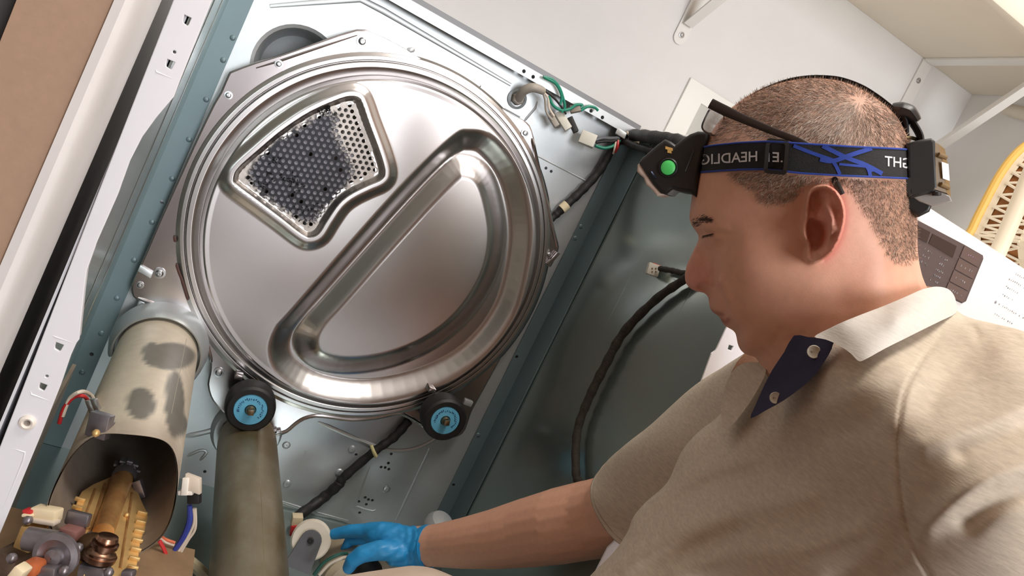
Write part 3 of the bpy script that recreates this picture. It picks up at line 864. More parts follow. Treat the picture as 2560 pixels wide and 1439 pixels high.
# ---- exhaust duct
EC = (.2265, Z0 - .533); ER = .0450
ex = G(); ex.lathe([(ER * .96, 1.222), (ER * .985, 1.210), (ER, 1.195), (ER, .76), (ER - .0015, .76), (ER - .0015, 1.20)], Vector((EC[0], 0, EC[1])), (0, 1, 0), 56)
m_exh = M('exhaust_duct_steel', (168, 162, 144), metal=.6, rough=.42, noise=(7, .5, (118, 100, 66)), stretch=(1.5, .8, 1.5))
exo = ex.make('exhaust_duct', m_exh, dry)
a = math.radians(92); G().bead([Vector((EC[0] + ER * math.cos(a), y, EC[1] + ER * math.sin(a))) for y in (1.19, .77)], (math.cos(a), 0, math.sin(a)), .0035, .0012).make('seam', m_exh, exo)
g = G(); g.lathe([(ER * .95, 1.232), (ER + .006, 1.232), (ER + .009, 1.24), (ER + .012, YB)], Vector((EC[0], 0, EC[1])), (0, 1, 0), 48); g.make('duct_collar', m_galv, exo)

# ================================================================== burner, pulley and wiring inside the dryer
EU = Vector(RM[0]); EV = Vector(RM[1]); EF = Vector(RM[2])
def dep(p): return (RM @ (np.array(p) - CAM))[2]
def pbox(u, v, z, w, h, ang, t, mat, name, parent, bev=.001, lift=0):
    """box standing on the burner deck: seen size w x h pixels, turned by ang degrees in view, t metres deep"""
    c = onZ(u, v, z); d = dep(c) / F; a = math.radians(ang)
    e1 = (EU * math.cos(a) + EV * math.sin(a)) * (w / 2 * d); e2 = (-EU * math.sin(a) + EV * math.cos(a)) * (h / 2 * d)
    return G().box(c, e1, e2, EF * (t / 2), bev=bev).make(name, mat, parent)
m_gold = M('burner_gold', (216, 178, 118), metal=.5, rough=.42, noise=(45, .14))
m_goldd = M('burner_gold_heat', (158, 106, 64), metal=.6, rough=.36, noise=(30, .25, (214, 168, 110)))
m_zinc = M('cast_zinc', (140, 134, 138), metal=.8, rough=.4, noise=(80, .12))
m_copper = M('copper_fitting', (158, 122, 100), metal=1, rough=.3, noise=(100, .12))
m_cream = M('cream_nylon', (230, 212, 178), rough=.45)
m_red = M('red_wire', (190, 44, 46), rough=.4)
m_wht = M('white_wire', (214, 200, 184), rough=.45)
m_blu = M('blue_wire', (52, 66, 150), rough=.4)
m_grn = M('green_wire', (26, 128, 104), rough=.4)
m_org = M('orange_wire', (206, 110, 76), rough=.4)
m_brown = M('brown_block', (132, 90, 84), rough=.6, noise=(80, .08))
ZD = -.470
bn = thing('gas_burner', onZ(270, 1340, ZD)); bn.parent = dry; bn.location = WL[bn] - WL[dry]
tag(bn, 'gold coloured gas burner with valve in front of its tube')
def zplate(name, pts, z, t, mat, parent, bev=.0008):
    P = [onZ(u, v, z) for u, v in pts]
    vs, fs = fill2d([(p.x, p.y) for p in P], [], t, bev)
    return add(name, [Vector((v.x, v.y, Z0 + z + v.z)) for v in vs], fs, mat, parent)
zplate('burner_plate', [(282, 1192), (262, 1202), (233, 1214), (205, 1232), (196, 1248), (183, 1290), (176, 1330), (196, 1380), (210, 1439), (330, 1445), (336, 1426), (343, 1395), (348, 1355), (362, 1318), (369, 1292), (352, 1258), (334, 1212), (318, 1196)], ZD, .004, m_gold, bn)
# venturi ridge
p0 = onZ(306, 1196, ZD + .006); p1 = onZ(258, 1330, ZD + .006)
g = G(); g.tube([p0, p0.lerp(p1, .3), p1], [.0115, .0105, .0100], 20); g.make('venturi_tube', m_goldd, bn)
for a, b in (((262, 1208), (224, 1330)), ((330, 1232), (300, 1420)), ((238, 1222), (208, 1300))):
    G().bead([onZ(*a, ZD + .002), onZ(*b, ZD + .002)], (0, 0, 1), .006, .003).make('plate_rib', m_goldd, bn)
for k in range(7):
    t = k / 6; u = 356 + (332 - 356) * t; v = 1282 + (1418 - 1282) * t
    G().box(onZ(u, v, ZD + .004), Vector((.005, 0, 0)), .0014, .0022, bev=.0008).make('edge_notch', m_gold, bn)
for u, v in ((200, 1248), (193, 1268), (186, 1290)):
    G().box(onZ(u, v, ZD + .004), Vector((.005, 0, 0)), .0014, .0022, bev=.0008).make('edge_notch', m_gold, bn)
for u, v in ((317, 1286), (220, 1315)):
    G().ball(onZ(u, v, ZD + .004), .0025, 10).make('rivet', m_gold, bn)
# igniter head in the tube mouth
hd = onZ(312, 1186, ZD + .008)
g = G(); g.lathe([(.0115, -.012), (.013, -.004), (.012, .004), (.006, .008), (.0005, .008)], hd, (hd - p1), 18); g.make('burner_tip', m_zinc, bn)
for k in range(5):
    a = math.radians(20 + 35 * k); G().box(hd + Vector((math.cos(a) * .012, .012, math.sin(a) * .012)), .003, .005, .0012).make('tip_vane', m_zinc, bn)
pbox(350, 1222, ZD + .004, 22, 46, -18, .008, m_zinc, 'igniter_bracket', bn)
pbox(398, 1268, ZD, 18, 30, 10, .008, m_brown, 'igniter_block', bn)
# brass fitting
cb = onZ(247, 1398, ZD + .012); ct = onZ(272, 1338, ZD + .035); ax = (ct - cb)
g = G(); L = ax.length; g.lathe([(.014, 0), (.0145, .2 * L), (.013, .22 * L), (.0128, .3 * L), (.0115, .32 * L), (.0095, .42 * L), (.0095, .52 * L), (.0118, .55 * L), (.0118, .7 * L), (.0078, .74 * L), (.0078, .8 * L), (.0100, .83 * L), (.0088, .98 * L), (.005, 1.02 * L), (.0005, 1.0 * L)], cb, ax, 22); g.make('brass_fitting', m_copper, bn)
g = G(); g.ball(onZ(228, 1368, ZD + .01), .014, 14); g.make('orifice_boss', M('dark_brass', (84, 62, 40), .7, .5, noise=(60, .3)), bn)
# valve body group
pbox(196, 1296, ZD + .02, 58, 36, 14, .008, m_zinc, 'valve_tag', bn, bev=.002)
pbox(178, 1338, ZD + .008, 46, 46, 14, .02, m_brown, 'coil_block', bn, bev=.002)
pbox(116, 1284, ZD + .02, 64, 34, 10, .016, m_cream, 'spade_connector', bn, bev=.002)
pbox(112, 1301, ZD + .018, 64, 10, 10, .012, m_wht, 'connector_skirt', bn)
pbox(74, 1276, ZD + .02, 22, 10, 10, .010, m_red, 'red_lead', bn)
pbox(72, 1286, ZD + .018, 22, 8, 10, .010, m_cream, 'cream_lead', bn)
pbox(78, 1340, ZD, 44, 60, 22, .02, m_gold, 'gold_box', bn, bev=.002)
c = onZ(108, 1345, ZD + .015); g = G(); g.tube([c - EU * .014, c + EU * .012 + EV * .004], .0105, 20); g.make('solenoid', m_zinc, bn)
pbox(140, 1392, ZD + .004, 84, 62, 20, .02, m_zinc, 'valve_body', bn, bev=.004)
c = onZ(144, 1386, ZD + .018); g = G(); g.lathe([(.020, 0), (.020, .004), (.015, .006), (.012, .004), (.008, .004), (.007, .008), (.0005, .010)], c, -EF, 26); g.make('valve_cap', m_zinc, bn)
pbox(84, 1416, ZD + .01, 42, 36, 12, .02, M('orange_cap', (176, 92, 50), rough=.5, noise=(50, .15)), 'orange_cap', bn, bev=.004)
pbox(126, 1424, ZD + .01, 44, 26, 8, .014, m_zinc, 'terminal', bn, bev=.002)
pbox(48, 1432, ZD + .015, 30, 44, 38, .014, m_cream, 'cream_plug', bn, bev=.002)
pbox(236, 1426, ZD + .004, 70, 36, 10, .014, m_zinc, 'valve_outlet', bn, bev=.003)
pbox(322, 1432, ZD + .008, 30, 18, 8, .01, m_zinc, 'end_clip', bn, bev=.002)
for u, v in ((70, 1300), (30, 1395), (160, 1426), (272, 1430), (196, 1368), (225, 1340)):
    G().ball(onZ(u, v, ZD + .016), .0045, 10).make('bolt_head', m_zinc, bn)
pbox(30, 1400, ZD - .02, 60, 60, 22, .03, M('rusty_bracket', (92, 74, 60), .4, .6, noise=(50, .3)), 'rusty_bracket', bn, bev=.003)
# base pan below the burner with dust
g = G(); g.box(((XL + .16) / 2, .80, Z0 - .53), (.16 - XL) / 2, .07, .0015); g.make('burner_deck', M('dusty_pan', (150, 122, 92), .3, .6, noise=(20, .2)), dry, smooth=False)
g = G(); g.box((XL + .012, .86, Z0 - .50), .002, .12, .10); g.make('heat_shield', M('dirty_sheet', (128, 116, 102), .4, .55, noise=(14, .25)), dry, smooth=False)

def wire(name, pts, rad, mat, parent, res=6, n=8):
    return G().tube(pts, rad, n, True, res).make(name, mat, parent)
# thermal switch with red and white leads on top of the tube
sw = thing('thermal_switch', onY(262, 1055, .93)); sw.parent = dry; sw.location = WL[sw] - WL[dry]
def tube_hit(u, v, lift=0.0):
    """where the line of sight meets the burner tube"""
    d = rays(u, v); ox, oz = -TC[0], Z0 - TC[1]; R2_ = (TR + lift) ** 2
    a = d[0] ** 2 + d[2] ** 2; b = 2 * (ox * d[0] + oz * d[2]); c = ox * ox + oz * oz - R2_
    disc_ = b * b - 4 * a * c
    if disc_ < 0: return onY(u, v, .93)
    return Vector(CAM + d * ((-b - math.sqrt(disc_)) / (2 * a)))
def q(u, v, y=None): return onY(u, v, .90) if (y is None and u < 215) else tube_hit(u, v, .005)
wire('red_lead', [q(148, 1058), q(160, 1020), q(185, 992), q(210, 990), q(222, 1005)], .0022, m_red, sw)
wire('white_lead', [q(156, 1040), q(175, 995), q(205, 978), q(228, 988), q(238, 1008)], .0022, m_wht, sw)
for u, v in ((228, 1018), (241, 1014)):
    c = q(u, v); G().box(c, EU * .003, EV * .008 + EU * .003, EF * .003, bev=.0008).make('spade_terminal', m_steel, sw)
pbx = G(); c = q(250, 1062, .95); pbx.box(c, EU * .010 + EV * .003, EV * .012 - EU * .003, EF * .006, bev=.001); pbx.make('switch_body', m_zinc, sw)
G().lathe([(.0062, -.002), (.0062, .003), (.0048, .003), (.0048, -.0015), (.0002, -.0015)], tube_hit(272, 1060, .002), -EF, 4).make('slot', m_zinc, sw)
G().ball(q(240, 1082, .95), .004, 10).make('mount_screw', m_gold, sw)

# ignition plug bracket and leads right of the tube
ig = thing('igniter_leads', onY(470, 1215, .86)); ig.parent = dry; ig.location = WL[ig] - WL[dry]
def w(u, v, y=.86): return onY(u, v, y)
G().box(w(484, 1208), EU * .008 + EV * .003, EV * .009, EF * .004, bev=.0008).make('bracket_plate', m_wht, ig)
G().box(w(465, 1214), EU * .0035, EV * .010 - EU * .001, EF * .004, bev=.0008).make('ceramic', M('ceramic_white', (236, 228, 218), rough=.3), ig)
G().box(w(466, 1230), EU * .008, EV * .0025, EF * .004, bev=.0006).make('ceramic_base', MATS['ceramic_white'], ig)
G().box(w(486, 1244), EU * .007, EV * .006, EF * .004, bev=.0008).make('black_socket', m_rubber, ig)
wire('blue_lead', [w(474, 1262), w(474, 1300), w(460, 1340), w(436, 1375), w(416, 1402)], [.0028, .0034, .0034, .0026, .002], m_blu, ig)
wire('white_lead', [w(488, 1270), w(488, 1320), w(470, 1350), w(450, 1385), w(440, 1420)], .0016, m_wht, ig)
wire('white_lead', [w(484, 1270), w(484, 1310), w(458, 1360), w(430, 1400), w(420, 1430)], .0016, m_wht, ig)
wire('orange_lead', [w(376, 1296, .83), w(392, 1325, .84), w(410, 1345), w(438, 1356)], .0017, m_org, ig)
wire('white_lead', [w(372, 1304, .83), w(390, 1336, .84), w(410, 1352), w(436, 1362)], .0016, m_wht, ig)
wire('red_lead', [w(398, 1350, .85), w(410, 1372, .85), w(418, 1394, .85)], .0022, m_red, ig)
G().box(w(430, 1432), EU * .010 - EV * .002, EV * .010, EF * .006, bev=.001).make('plug', m_wht, ig)
G().box(w(402, 1432), EU * .006 - EV * .002, EV * .012 + EU * .004, EF * .005, bev=.001).make('black_plug', m_rubber, ig)
G().box(w(375, 1388, .86), EU * .015 + EV * .002, EV * .005, EF * .006, bev=.002).make('dark_grommet', m_rubber, ig)
wire('sleeve', [w(470, 1400, .90), w(500, 1425, .90), w(530, 1460, .90)], .0075, M('clear_sleeve', (176, 164, 136), rough=.4), ig)

# idler pulley on its arm, motor behind
ip = thing('idler_pulley', onY(775, 1345, 1.10)); ip.parent = dry; ip.location = WL[ip] - WL[dry]
m_ny = M('pulley_nylon', (222, 212, 196), rough=.4, noise=(40, .06))
c = onY(778, 1348, 1.10); axp = Vector((-.30, -1, .42)).normalized()
g = G(); g.lathe([(.006, .013), (.028, .013), (.0305, .010), (.0305, .007), (.0235, .003), (.0235, -.003), (.0305, -.007), (.0305, -.010), (.028, -.013), (.006, -.013)], c, axp, 36); g.make('pulley_wheel', m_ny, ip)
cf = c + axp * .0165
p2_ = onY(732, 1450, 1.055); dd = (p2_ - cf); dd = (dd - axp * dd.dot(axp)); L = dd.length; dd.normalize(); sd_ = axp.cross(dd)
out = [(math.cos(math.pi / 2 + math.pi * k / 10) * .0155, math.sin(math.pi / 2 + math.pi * k / 10) * .0155) for k in range(11)] + [(L * .7, -.021), (L * 1.2, -.024), (L * 1.2, .024), (L * .6, .018)]
vs, fs = fill2d(out, [], .004, .0008)
add('idler_arm', [cf + dd * v.x + sd_ * v.y + axp * v.z for v in vs], fs, M('arm_grey', (98, 98, 102), .3, .5, noise=(40, .06)), ip)
G().lathe([(.005, 0), (.005, .003), (.003, .0035), (.003, .002), (.0004, .002)], cf + axp * .002, axp, 14).make('axle_bolt', m_rubber, ip)
G().box(onY(742, 1300, 1.14), Vector((.008, 0, .002)), .008, Vector((-.002, 0, .009)), bev=.001).make('plug_housing', m_cream, ip)
G().box(onY(734, 1322, 1.135), Vector((.005, 0, .002)), .006, Vector((-.002, 0, .008)), bev=.001).make('red_plug', m_red, ip)
mt = thing('motor', onY(860, 1420, 1.08)); mt.parent = dry; mt.location = WL[mt] - WL[dry]
c = onY(880, 1440, 1.10)
g = G(); g.lathe([(.001, .05), (.05, .05), (.058, .042), (.058, -.04), (.05, -.048), (.012, -.048), (.012, -.07), (.001, -.07)], c, (.0, -1, .15), 36); g.make('motor_can', M('motor_cream', (176, 160, 136), rough=.5, noise=(30, .1)), mt)
wire('green_lead', [onY(785, 1436, 1.03), onY(810, 1405, 1.03), onY(845, 1386, 1.03), onY(868, 1383, 1.04)], .0026, M('dark_green_wire', (40, 88, 78), rough=.5), mt)
wire('white_lead', [onY(798, 1436, 1.03), onY(825, 1408, 1.03), onY(858, 1394, 1.03), onY(872, 1394, 1.04)], .0026, m_wht, mt)
G().ball(onY(918, 1432, 1.05), .024, 16).make('motor_shaft_boss', m_rubber, mt)
G().ball(onY(842, 1377, 1.12), .004, 10).make('bolt', m_rubber, mt)
g = G(); g.lathe([(.026, 0), (.026, .012), (.020, .022), (.008, .027), (.0005, .028)], onY(1092, 1318, 1.19), (0, -.4, 1), 22); g.make('corner_cap', M('white_cap', (180, 182, 184), rough=.45), dry)

# ================================================================== loose wiring harnesses
m_tape = M('harness_tape', (36, 34, 33), rough=.55, noise=(90, .35), bump=(160, .4, .002))
m_tape2 = M('harness_cloth_tape', (44, 37, 30), rough=.8, noise=(120, .45), bump=(220, .6, .002))
def taped(pts, rad, mat, parent, name='taped_bundle', res=8, wob=.08):
    P, R_ = smoothpath([Vector(p) for p in pts], list(rad) if hasattr(rad, '__len__') else [rad] * len(pts), res)
    R_ = [x * (1 + wob * math.sin(i * 1.7) + rng.uniform(-wob, wob) * .5) for i, x in enumerate(R_)]
    return G().tube(P, R_, 12).make(name, mat, parent)
# main harness: rear top corner, down behind the bulkhead
h1 = thing('wiring_harness', onY(1540, 350, 1.24), 'black taped wiring harness running from the top corner down behind the drum back', 'wiring')
taped([onX(1800, 385, .595), onX(1745, 372, .592), onX(1690, 352, .590), onX(1630, 343, .588), onY(1580, 338, 1.225), onY(1550, 352, 1.232)], [.010, .010, .0105, .0105, .010, .008], m_tape, h1)
taped([onY(1552, 348, 1.232), onY(1530, 372, 1.235), onY(1500, 425, 1.238), onY(1455, 475, 1.238), onY(1410, 517, 1.238), onY(1384, 541, 1.24), onY(1350, 566, 1.24)], [.007, .0068, .0075, .008, .0075, .007, .007], m_tape, h1)
taped([onX(1690, 382, .60), onX(1640, 378, .60), onX(1590, 366, .60), onY(1560, 352, 1.23)], [.007, .007, .006, .006], m_tape, h1)
g = G(); a, b = onY(1404, 523, 1.236), onY(1418, 511, 1.236); g.tube([a, b], .0086, 14); g.make('paper_band', m_cream, h1)
g = G(); a, b = onY(1568, 330, 1.222), onY(1572, 347, 1.222); g.tube([a, (a + b) / 2 + NEG_Y * .006, b], .0022, 8, res=4); g.make('cable_tie', m_wht, h1)
G().box(onY(1588, 357, 1.216), EU * .007, EV * .0025, EF * .002, bev=.0006).make('tie_tail', m_cream, h1)
wire('red_lead', [onY(1545, 350, 1.225), onY(1544, 366, 1.22), onY(1538, 380, 1.225)], .0024, m_red, h1)
wire('white_lead', [onY(1540, 352, 1.225), onY(1536, 372, 1.22), onY(1533, 384, 1.225)], .0016, m_wht, h1)
# end plug of that harness: two mating white connectors with leads
G().box(onY(1469, 348, 1.222), EU * .0125 + EV * .005, EV * .010 - EU * .004, EF * .008, bev=.001).make('white_connector', M('connector_white', (206, 202, 190), rough=.4), h1)
wire('grey_lead', [onY(1488, 350, 1.222), onY(1505, 345, 1.222), onY(1524, 346, 1.224), onY(1548, 345, 1.226)], .0032, M('grey_wire', (96, 98, 104), rough=.35), h1)
wire('black_lead', [onY(1490, 356, 1.222), onY(1510, 353, 1.222), onY(1530, 353, 1.224), onY(1550, 347, 1.226)], .0026, m_rubber, h1)
wire('green_lead', [onY(1488, 364, 1.222), onY(1510, 370, 1.222), onY(1532, 365, 1.224), onY(1550, 350, 1.226)], .0028, m_grn, h1)
G().box(onY(1552, 334, 1.226), EU * .008 + EV * .005, EV * .005 - EU * .002, EF * .004, bev=.001).make('steel_clip', m_galv, h1)
# harness below the bulkhead
h2 = thing('wiring_harness', onY(870, 1180, 1.24), 'black taped cable with a yellow tie crossing the lower rear panel', 'wiring')
taped([onY(1022, 1050, 1.237), onY(985, 1092, 1.237), onY(935, 1128, 1.236), onY(862, 1190, 1.236), (onY(845, 1212, 1.236)), onY(800, 1250, 1.235), onY(743, 1290, 1.20)], [.0080, .0080, .0078, .0082, .009, .0092, .0085], m_tape, h2)
a = onY(928, 1112, 1.225); b = onY(934, 1128, 1.222); c = onY(940, 1140, 1.224)
G().tube([a, b, c], [.0028, .003, .0034], 8, res=3).make('cable_tie', M('yellow_tie', (214, 204, 150), rough=.5), h2)
# loose harness hanging on the right side panel
h3 = thing('wiring_harness', onX(1480, 980, .618), 'loose brown black harness with a white plug hanging against the side panel', 'wiring')
xs_ = .618
taped([onX(1470, 1214, xs_), onX(1450, 1206, xs_), onX(1440, 1180, xs_), onX(1443, 1080, xs_), onX(1470, 1000, xs_), onX(1512, 915, xs_), onX(1560, 830, xs_), onX(1640, 748, xs_), onX(1715, 695, xs_), onX(1770, 650, xs_)], [.0055, .0058, .006, .0064, .0068, .007, .0068, .0062, .006, .006], m_tape2, h3)
taped([onX(1755, 682, xs_), onX(1712, 683, xs_), onX(1680, 676, xs_), onX(1650, 671, xs_)], [.0042, .0042, .0042, .004], m_tape2, h3)
c = onX(1632, 674, xs_); d_ = dep(c) / F
G().box(c, EU * (14 * d_) + EV * (5 * d_), EV * (14 * d_) - EU * (4 * d_), EF * .008, bev=.0012).make('white_plug', MATS['connector_white'], h3)
G().box(c + EU * (10 * d_) - EV * (10 * d_), EU * (10 * d_) + EV * (4 * d_), EV * (3.5 * d_), EF * .006, bev=.0006).make('red_lock', M('red_lock', (206, 76, 52), rough=.4), h3)
for i_ in range(2):
    for j_ in range(2):
        G().box(c - EF * .0082 + EU * ((i_ * 9 - 4) * d_) + EV * ((j_ * 8 - 3) * d_), EU * (1.6 * d_), EV * (1.6 * d_), EF * .0006).make('socket_contact', m_bolt, h3)
# power cord: strain relief, grey cable, split leads
pc = thing('power_cord', onY(1297, 245, YB - .002), 'grey power cord with split leads through a round strain relief', 'cord')
m_gc = M('cord_grey', (158, 150, 140), rough=.5)
c = onY(1292, 247, YB)
g = G(); g.lathe([(.0165, .0), (.0165, .003), (.0125, .004), (.0125, .001)], c, NEG_Y, 28); g.make('strain_ring', M('ring_grey', (150, 158, 162), .4, .35), pc)
g = G(); g.lathe([(.0105, 0), (.0105, .010), (.008, .012), (.0005, .012)], c, NEG_Y, 6); g.make('strain_nut', m_gc, pc)
g = G(); g.tube([c + NEG_Y * .008, onY(1308, 228, 1.225), onY(1330, 219, 1.215), onY(1348, 223, 1.215), onY(1358, 228, 1.218)], [.007, .0075, .0075, .007, .006], 14, res=6); g.make('cable_jacket', m_gc, pc)
for nm, mt_, pts in (('white_lead', m_wht, [(1356, 226), (1370, 245), (1373, 270), (1385, 290)]), ('grey_lead', m_gc, [(1356, 228), (1363, 250), (1366, 280), (1380, 300)]), ('black_lead', m_rubber, [(1358, 225), (1380, 240), (1400, 262), (1415, 285)]),
                     ('green_lead', m_grn, [(1372, 240), (1382, 262), (1402, 275), (1425, 272), (1440, 262), (1455, 262), (1452, 270)]),
                     ('green_lead', m_grn, [(1358, 192), (1380, 198), (1398, 218), (1408, 245), (1412, 268), (1404, 280)]), ('green_lead', m_grn, [(1362, 194), (1390, 210), (1404, 240), (1400, 262)]), ('green_lead', m_grn, [(1452, 276), (1470, 266), (1486, 268), (1495, 276)])):
    wire(nm, [onY(u, v, 1.216) for u, v in pts], .0019 if mt_ is not m_grn else .0024, mt_, pc)
for (u, v, w_, h_, an, mt_, nm) in ((1438, 272, 26, 18, -12, M('splice_brown', (140, 128, 116), rough=.45), 'splice_cap'), (1408, 302, 20, 50, -32, MATS['connector_white'], 'white_connector'), (1384, 302, 14, 34, -32, m_gc, 'grey_clip'), (1432, 312, 14, 40, -24, m_rubber, 'black_connector')):
    c = onY(u, v, 1.222); d_ = dep(c) / F; a = math.radians(an)
    G().box(c, (EU * math.cos(a) + EV * math.sin(a)) * (w_ / 2 * d_), (-EU * math.sin(a) + EV * math.cos(a)) * (h_ / 2 * d_), EF * .006, bev=.0012).make(nm, mt_, pc)

# ================================================================== washing machine and basket on the right
m_wash = M('washer_enamel', (240, 239, 237), rough=.28)
wm = thing('washing_machine', (1.01, 1.03, 0), 'white washing machine with a brown control panel beside the dryer', 'washing machine')
wx0, wx1, wy0, wy1, wz = .655, 1.345, .75, 1.33, Z0 + .222
g = G(); g.box(((wx0 + wx1) / 2, (wy0 + wy1) / 2 + .006, wz / 2 + .008), (wx1 - wx0) / 2, (wy1 - wy0) / 2 - .006, wz / 2 - .009, bev=.012); g.make('washer_body', m_wash, wm)
g = G(); g.box(((wx0 + wx1) / 2, wy0 + .006, wz - .085), (wx1 - wx0) / 2 - .002, .009, .080, bev=.006); g.make('fascia', m_wash, wm)
c = Vector(((wx0 + wx1) / 2, wy0 + .004, .42))
g = G(); g.lathe([(.22, .0), (.22, .02), (.20, .03), (.17, .028), (.16, .012)], c, NEG_Y, 48); g.make('door_ring', M('door_silver', (190, 190, 192), .6, .3), wm)
g = G(); g.lathe([(.162, .014), (.12, .03), (.06, .04), (.001, .042)], c, NEG_Y, 40); g.make('door_glass', M('door_glass', (40, 42, 46), rough=.06, coat=.5), wm)
yf = wy0 - .0036
m_pan = M('panel_brown', (96, 82, 80), rough=.35, noise=(60, .05))
pl = pxY([(2225, 520), (2290, 549), (2412, 613), (2457, 639), (2458, 647), (2415, 752), (2405, 757), (2394, 752), (2200, 660)], yf)
cp = plateY('control_panel', pl, [], yf, .003, m_pan, wm, .0008)
m_scr = M('panel_display', (66, 54, 50), rough=.25)
plateY('display', pxY([(2332, 584), (2392, 615), (2382, 644), (2322, 608)], yf - .0008), [], yf - .0008, .0008, m_scr, cp)
plateY('display', pxY([(2280, 556), (2326, 580), (2317, 607), (2272, 582)], yf - .0008), [], yf - .0008, .0008, m_scr, cp)
m_btn = M('button_brown', (106, 88, 82), rough=.38)
for k in range(4):
    a = np.array([2412, 616]) + np.array([-13, 30]) * k; b = np.array([2456, 641]) + np.array([-12.5, 29.5]) * k
    dn = np.array([-11, 26])
    plateY('button', pxY([tuple(a), tuple(b), tuple(b + dn), tuple(a + dn)], yf - .0015), [], yf - .0015, .0015, m_btn, cp, .0004)
m_pt = M('panel_print', (176, 176, 180), rough=.5); m_pk = M('panel_print_pink', (176, 140, 170), rough=.5); m_gp = M('fascia_print', (196, 194, 192), rough=.5)
def dashes(u, v, n, mat, du=5.2, dv=2.8, h=3.4, y=yf - .0016, name='lettering', parent=cp):
    """short row of tiny printed letters, too small to read"""
    g = G(); s = math.hypot(du, dv)
    for k in range(n):
        if rng.random() < .12: continue
        p = onY(u + du * k, v + dv * k, y); wd = rng.uniform(.0006, .0010)
        for _ in range(2):
            g.box(p + Vector((rng.uniform(-.0004, .0004), 0, rng.uniform(-.0008, .0008))), wd * rng.uniform(.4, 1), .00015, rng.uniform(.0003, .0011))
    o = g.make(name, mat, parent, smooth=False); o['kind'] = 'stuff'; return o
for k in range(4):
    u, v = 2414 - 13 * k + 2, 634 + 30 * k
    dashes(u, v, 6, m_pk if k == 0 else m_pt, y=yf - .0017)
for u, v, n in ((2312, 622, 5), (2308, 638, 4), (2300, 652, 5), (2350, 642, 5), (2350, 658, 3), (2340, 672, 5), (2336, 688, 4), (2326, 698, 5)):
    dashes(u, v, n, m_pt, 4.2, 2.2, y=yf - .0004)
for u, v, n in ((2536, 682, 7), (2524, 697, 9), (2516, 716, 8), (2508, 736, 6), (2498, 760, 14), (2488, 784, 10)):
    dashes(u, v, n, m_gp, 4.6, 2.6, y=wy0 - .0032, parent=wm)
G().ball(onY(2489, 755, wy0 - .003), .0022, 10, (1, .2, 1)).make('lock_symbol', M('symbol_grey', (150, 150, 152), rough=.5), wm)

# laundry basket standing on its side on the washer
m_yel = M('basket_yellow', (214, 170, 84), rough=.45)
m_bas = M('basket_cream', (226, 212, 188), rough=.5)
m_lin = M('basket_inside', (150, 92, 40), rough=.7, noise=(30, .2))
bk2 = thing('laundry_basket', r(1.24, 1.05, .222), 'yellow rimmed cream lattice laundry basket lying on the washer', 'basket')
yb = 1.02
rim_px = [(2424, 600), (2432, 570), (2460, 512), (2500, 438), (2540, 386), (2580, 356), (2620, 352), (2650, 375), (2665, 430), (2664, 540), (2650, 640), (2620, 740), (2550, 760), (2450, 700)]
rim3 = [onY(u, v, yb) for u, v in rim_px]
cen = sum(rim3, Vector()) / len(rim3)
for p in rim3: p.z = max(p.z, Z0 + .222 + .008)
P = [Vector((x, yb, z)) for x, z in smooth2([(p.x, p.z) for p in rim3], 5, True)]
for p in P: p.z = max(p.z, Z0 + .222 + .008)
G().tube(P + [P[0]], .008, 10).make('rim', m_yel, bk2)
def wallpt(i, t):
    p = P[i % len(P)]; q = cen + (p - cen) * (1 - .22 * t); q = Vector((q.x, yb - .17 * t, max(q.z, Z0 + .222 + .003))); return q
n = len(P)
vs = [cen + (wallpt(i, t) - cen) * 1.015 for t in (0, 1) for i in range(n)]
for v in vs: v.z = max(v.z, Z0 + .223)
bot = [wallpt(i, 1.0) for i in range(n)]
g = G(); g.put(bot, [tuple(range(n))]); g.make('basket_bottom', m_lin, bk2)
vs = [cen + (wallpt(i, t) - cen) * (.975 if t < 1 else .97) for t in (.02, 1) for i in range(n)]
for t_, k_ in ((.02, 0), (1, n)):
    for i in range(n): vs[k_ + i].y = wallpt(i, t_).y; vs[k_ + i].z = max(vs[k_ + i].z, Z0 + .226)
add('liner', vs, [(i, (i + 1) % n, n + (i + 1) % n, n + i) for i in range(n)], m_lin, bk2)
for band in ((.0, .12), (.48, .58), (.9, 1.0)):
    vs = [wallpt(i, t) for t in band for i in range(n)]
    add('wall_band', vs, [(i, (i + 1) % n, n + (i + 1) % n, n + i) for i in range(n)], m_bas, bk2)
g = G()
for i in range(0, n, 2):
    for s in (-1, 1):
        g.tube([wallpt(i, .1), wallpt(i + s * 2, .5)], .0026, 5); g.tube([wallpt(i, .56), wallpt(i + s * 2, .92)], .0026, 5)
o = g.make('lattice', m_bas, bk2); o['kind'] = 'stuff'
# lattice of the bottom face, seen through the opening
g = G()
bx0, bx1 = min(p.x for p in bot), max(p.x for p in bot); bz0, bz1 = min(p.z for p in bot), max(p.z for p in bot)
for k in range(-16, 17):
    for s in (-1, 1):
        a = Vector((cen.x + k * .020 - s * .16, yb - .175, cen.z - .16)); b = Vector((cen.x + k * .020 + s * .16, yb - .175, cen.z + .16))
        pts = [a.lerp(b, t / 24) for t in range(25)]
        inn = [p for p in pts if polyd(np.array([p.x]), np.array([p.z]), [(q.x, q.z) for q in bot])[0] < -.004]
        if len(inn) > 1: g.tube([inn[0], inn[-1]], .0032, 5)
o = g.make('bottom_lattice', m_bas, bk2); o['kind'] = 'stuff'
g = G(); g.tube([onY(2490, 640, .83), onY(2522, 568, .83), onY(2570, 450, .83), onY(2600, 380, .83)], .0115, 16, res=5); 
for i_, v_ in enumerate(g.v): v_.z = max(v_.z, Z0 + .2225)
g.make('basket_handle', m_bas, bk2)

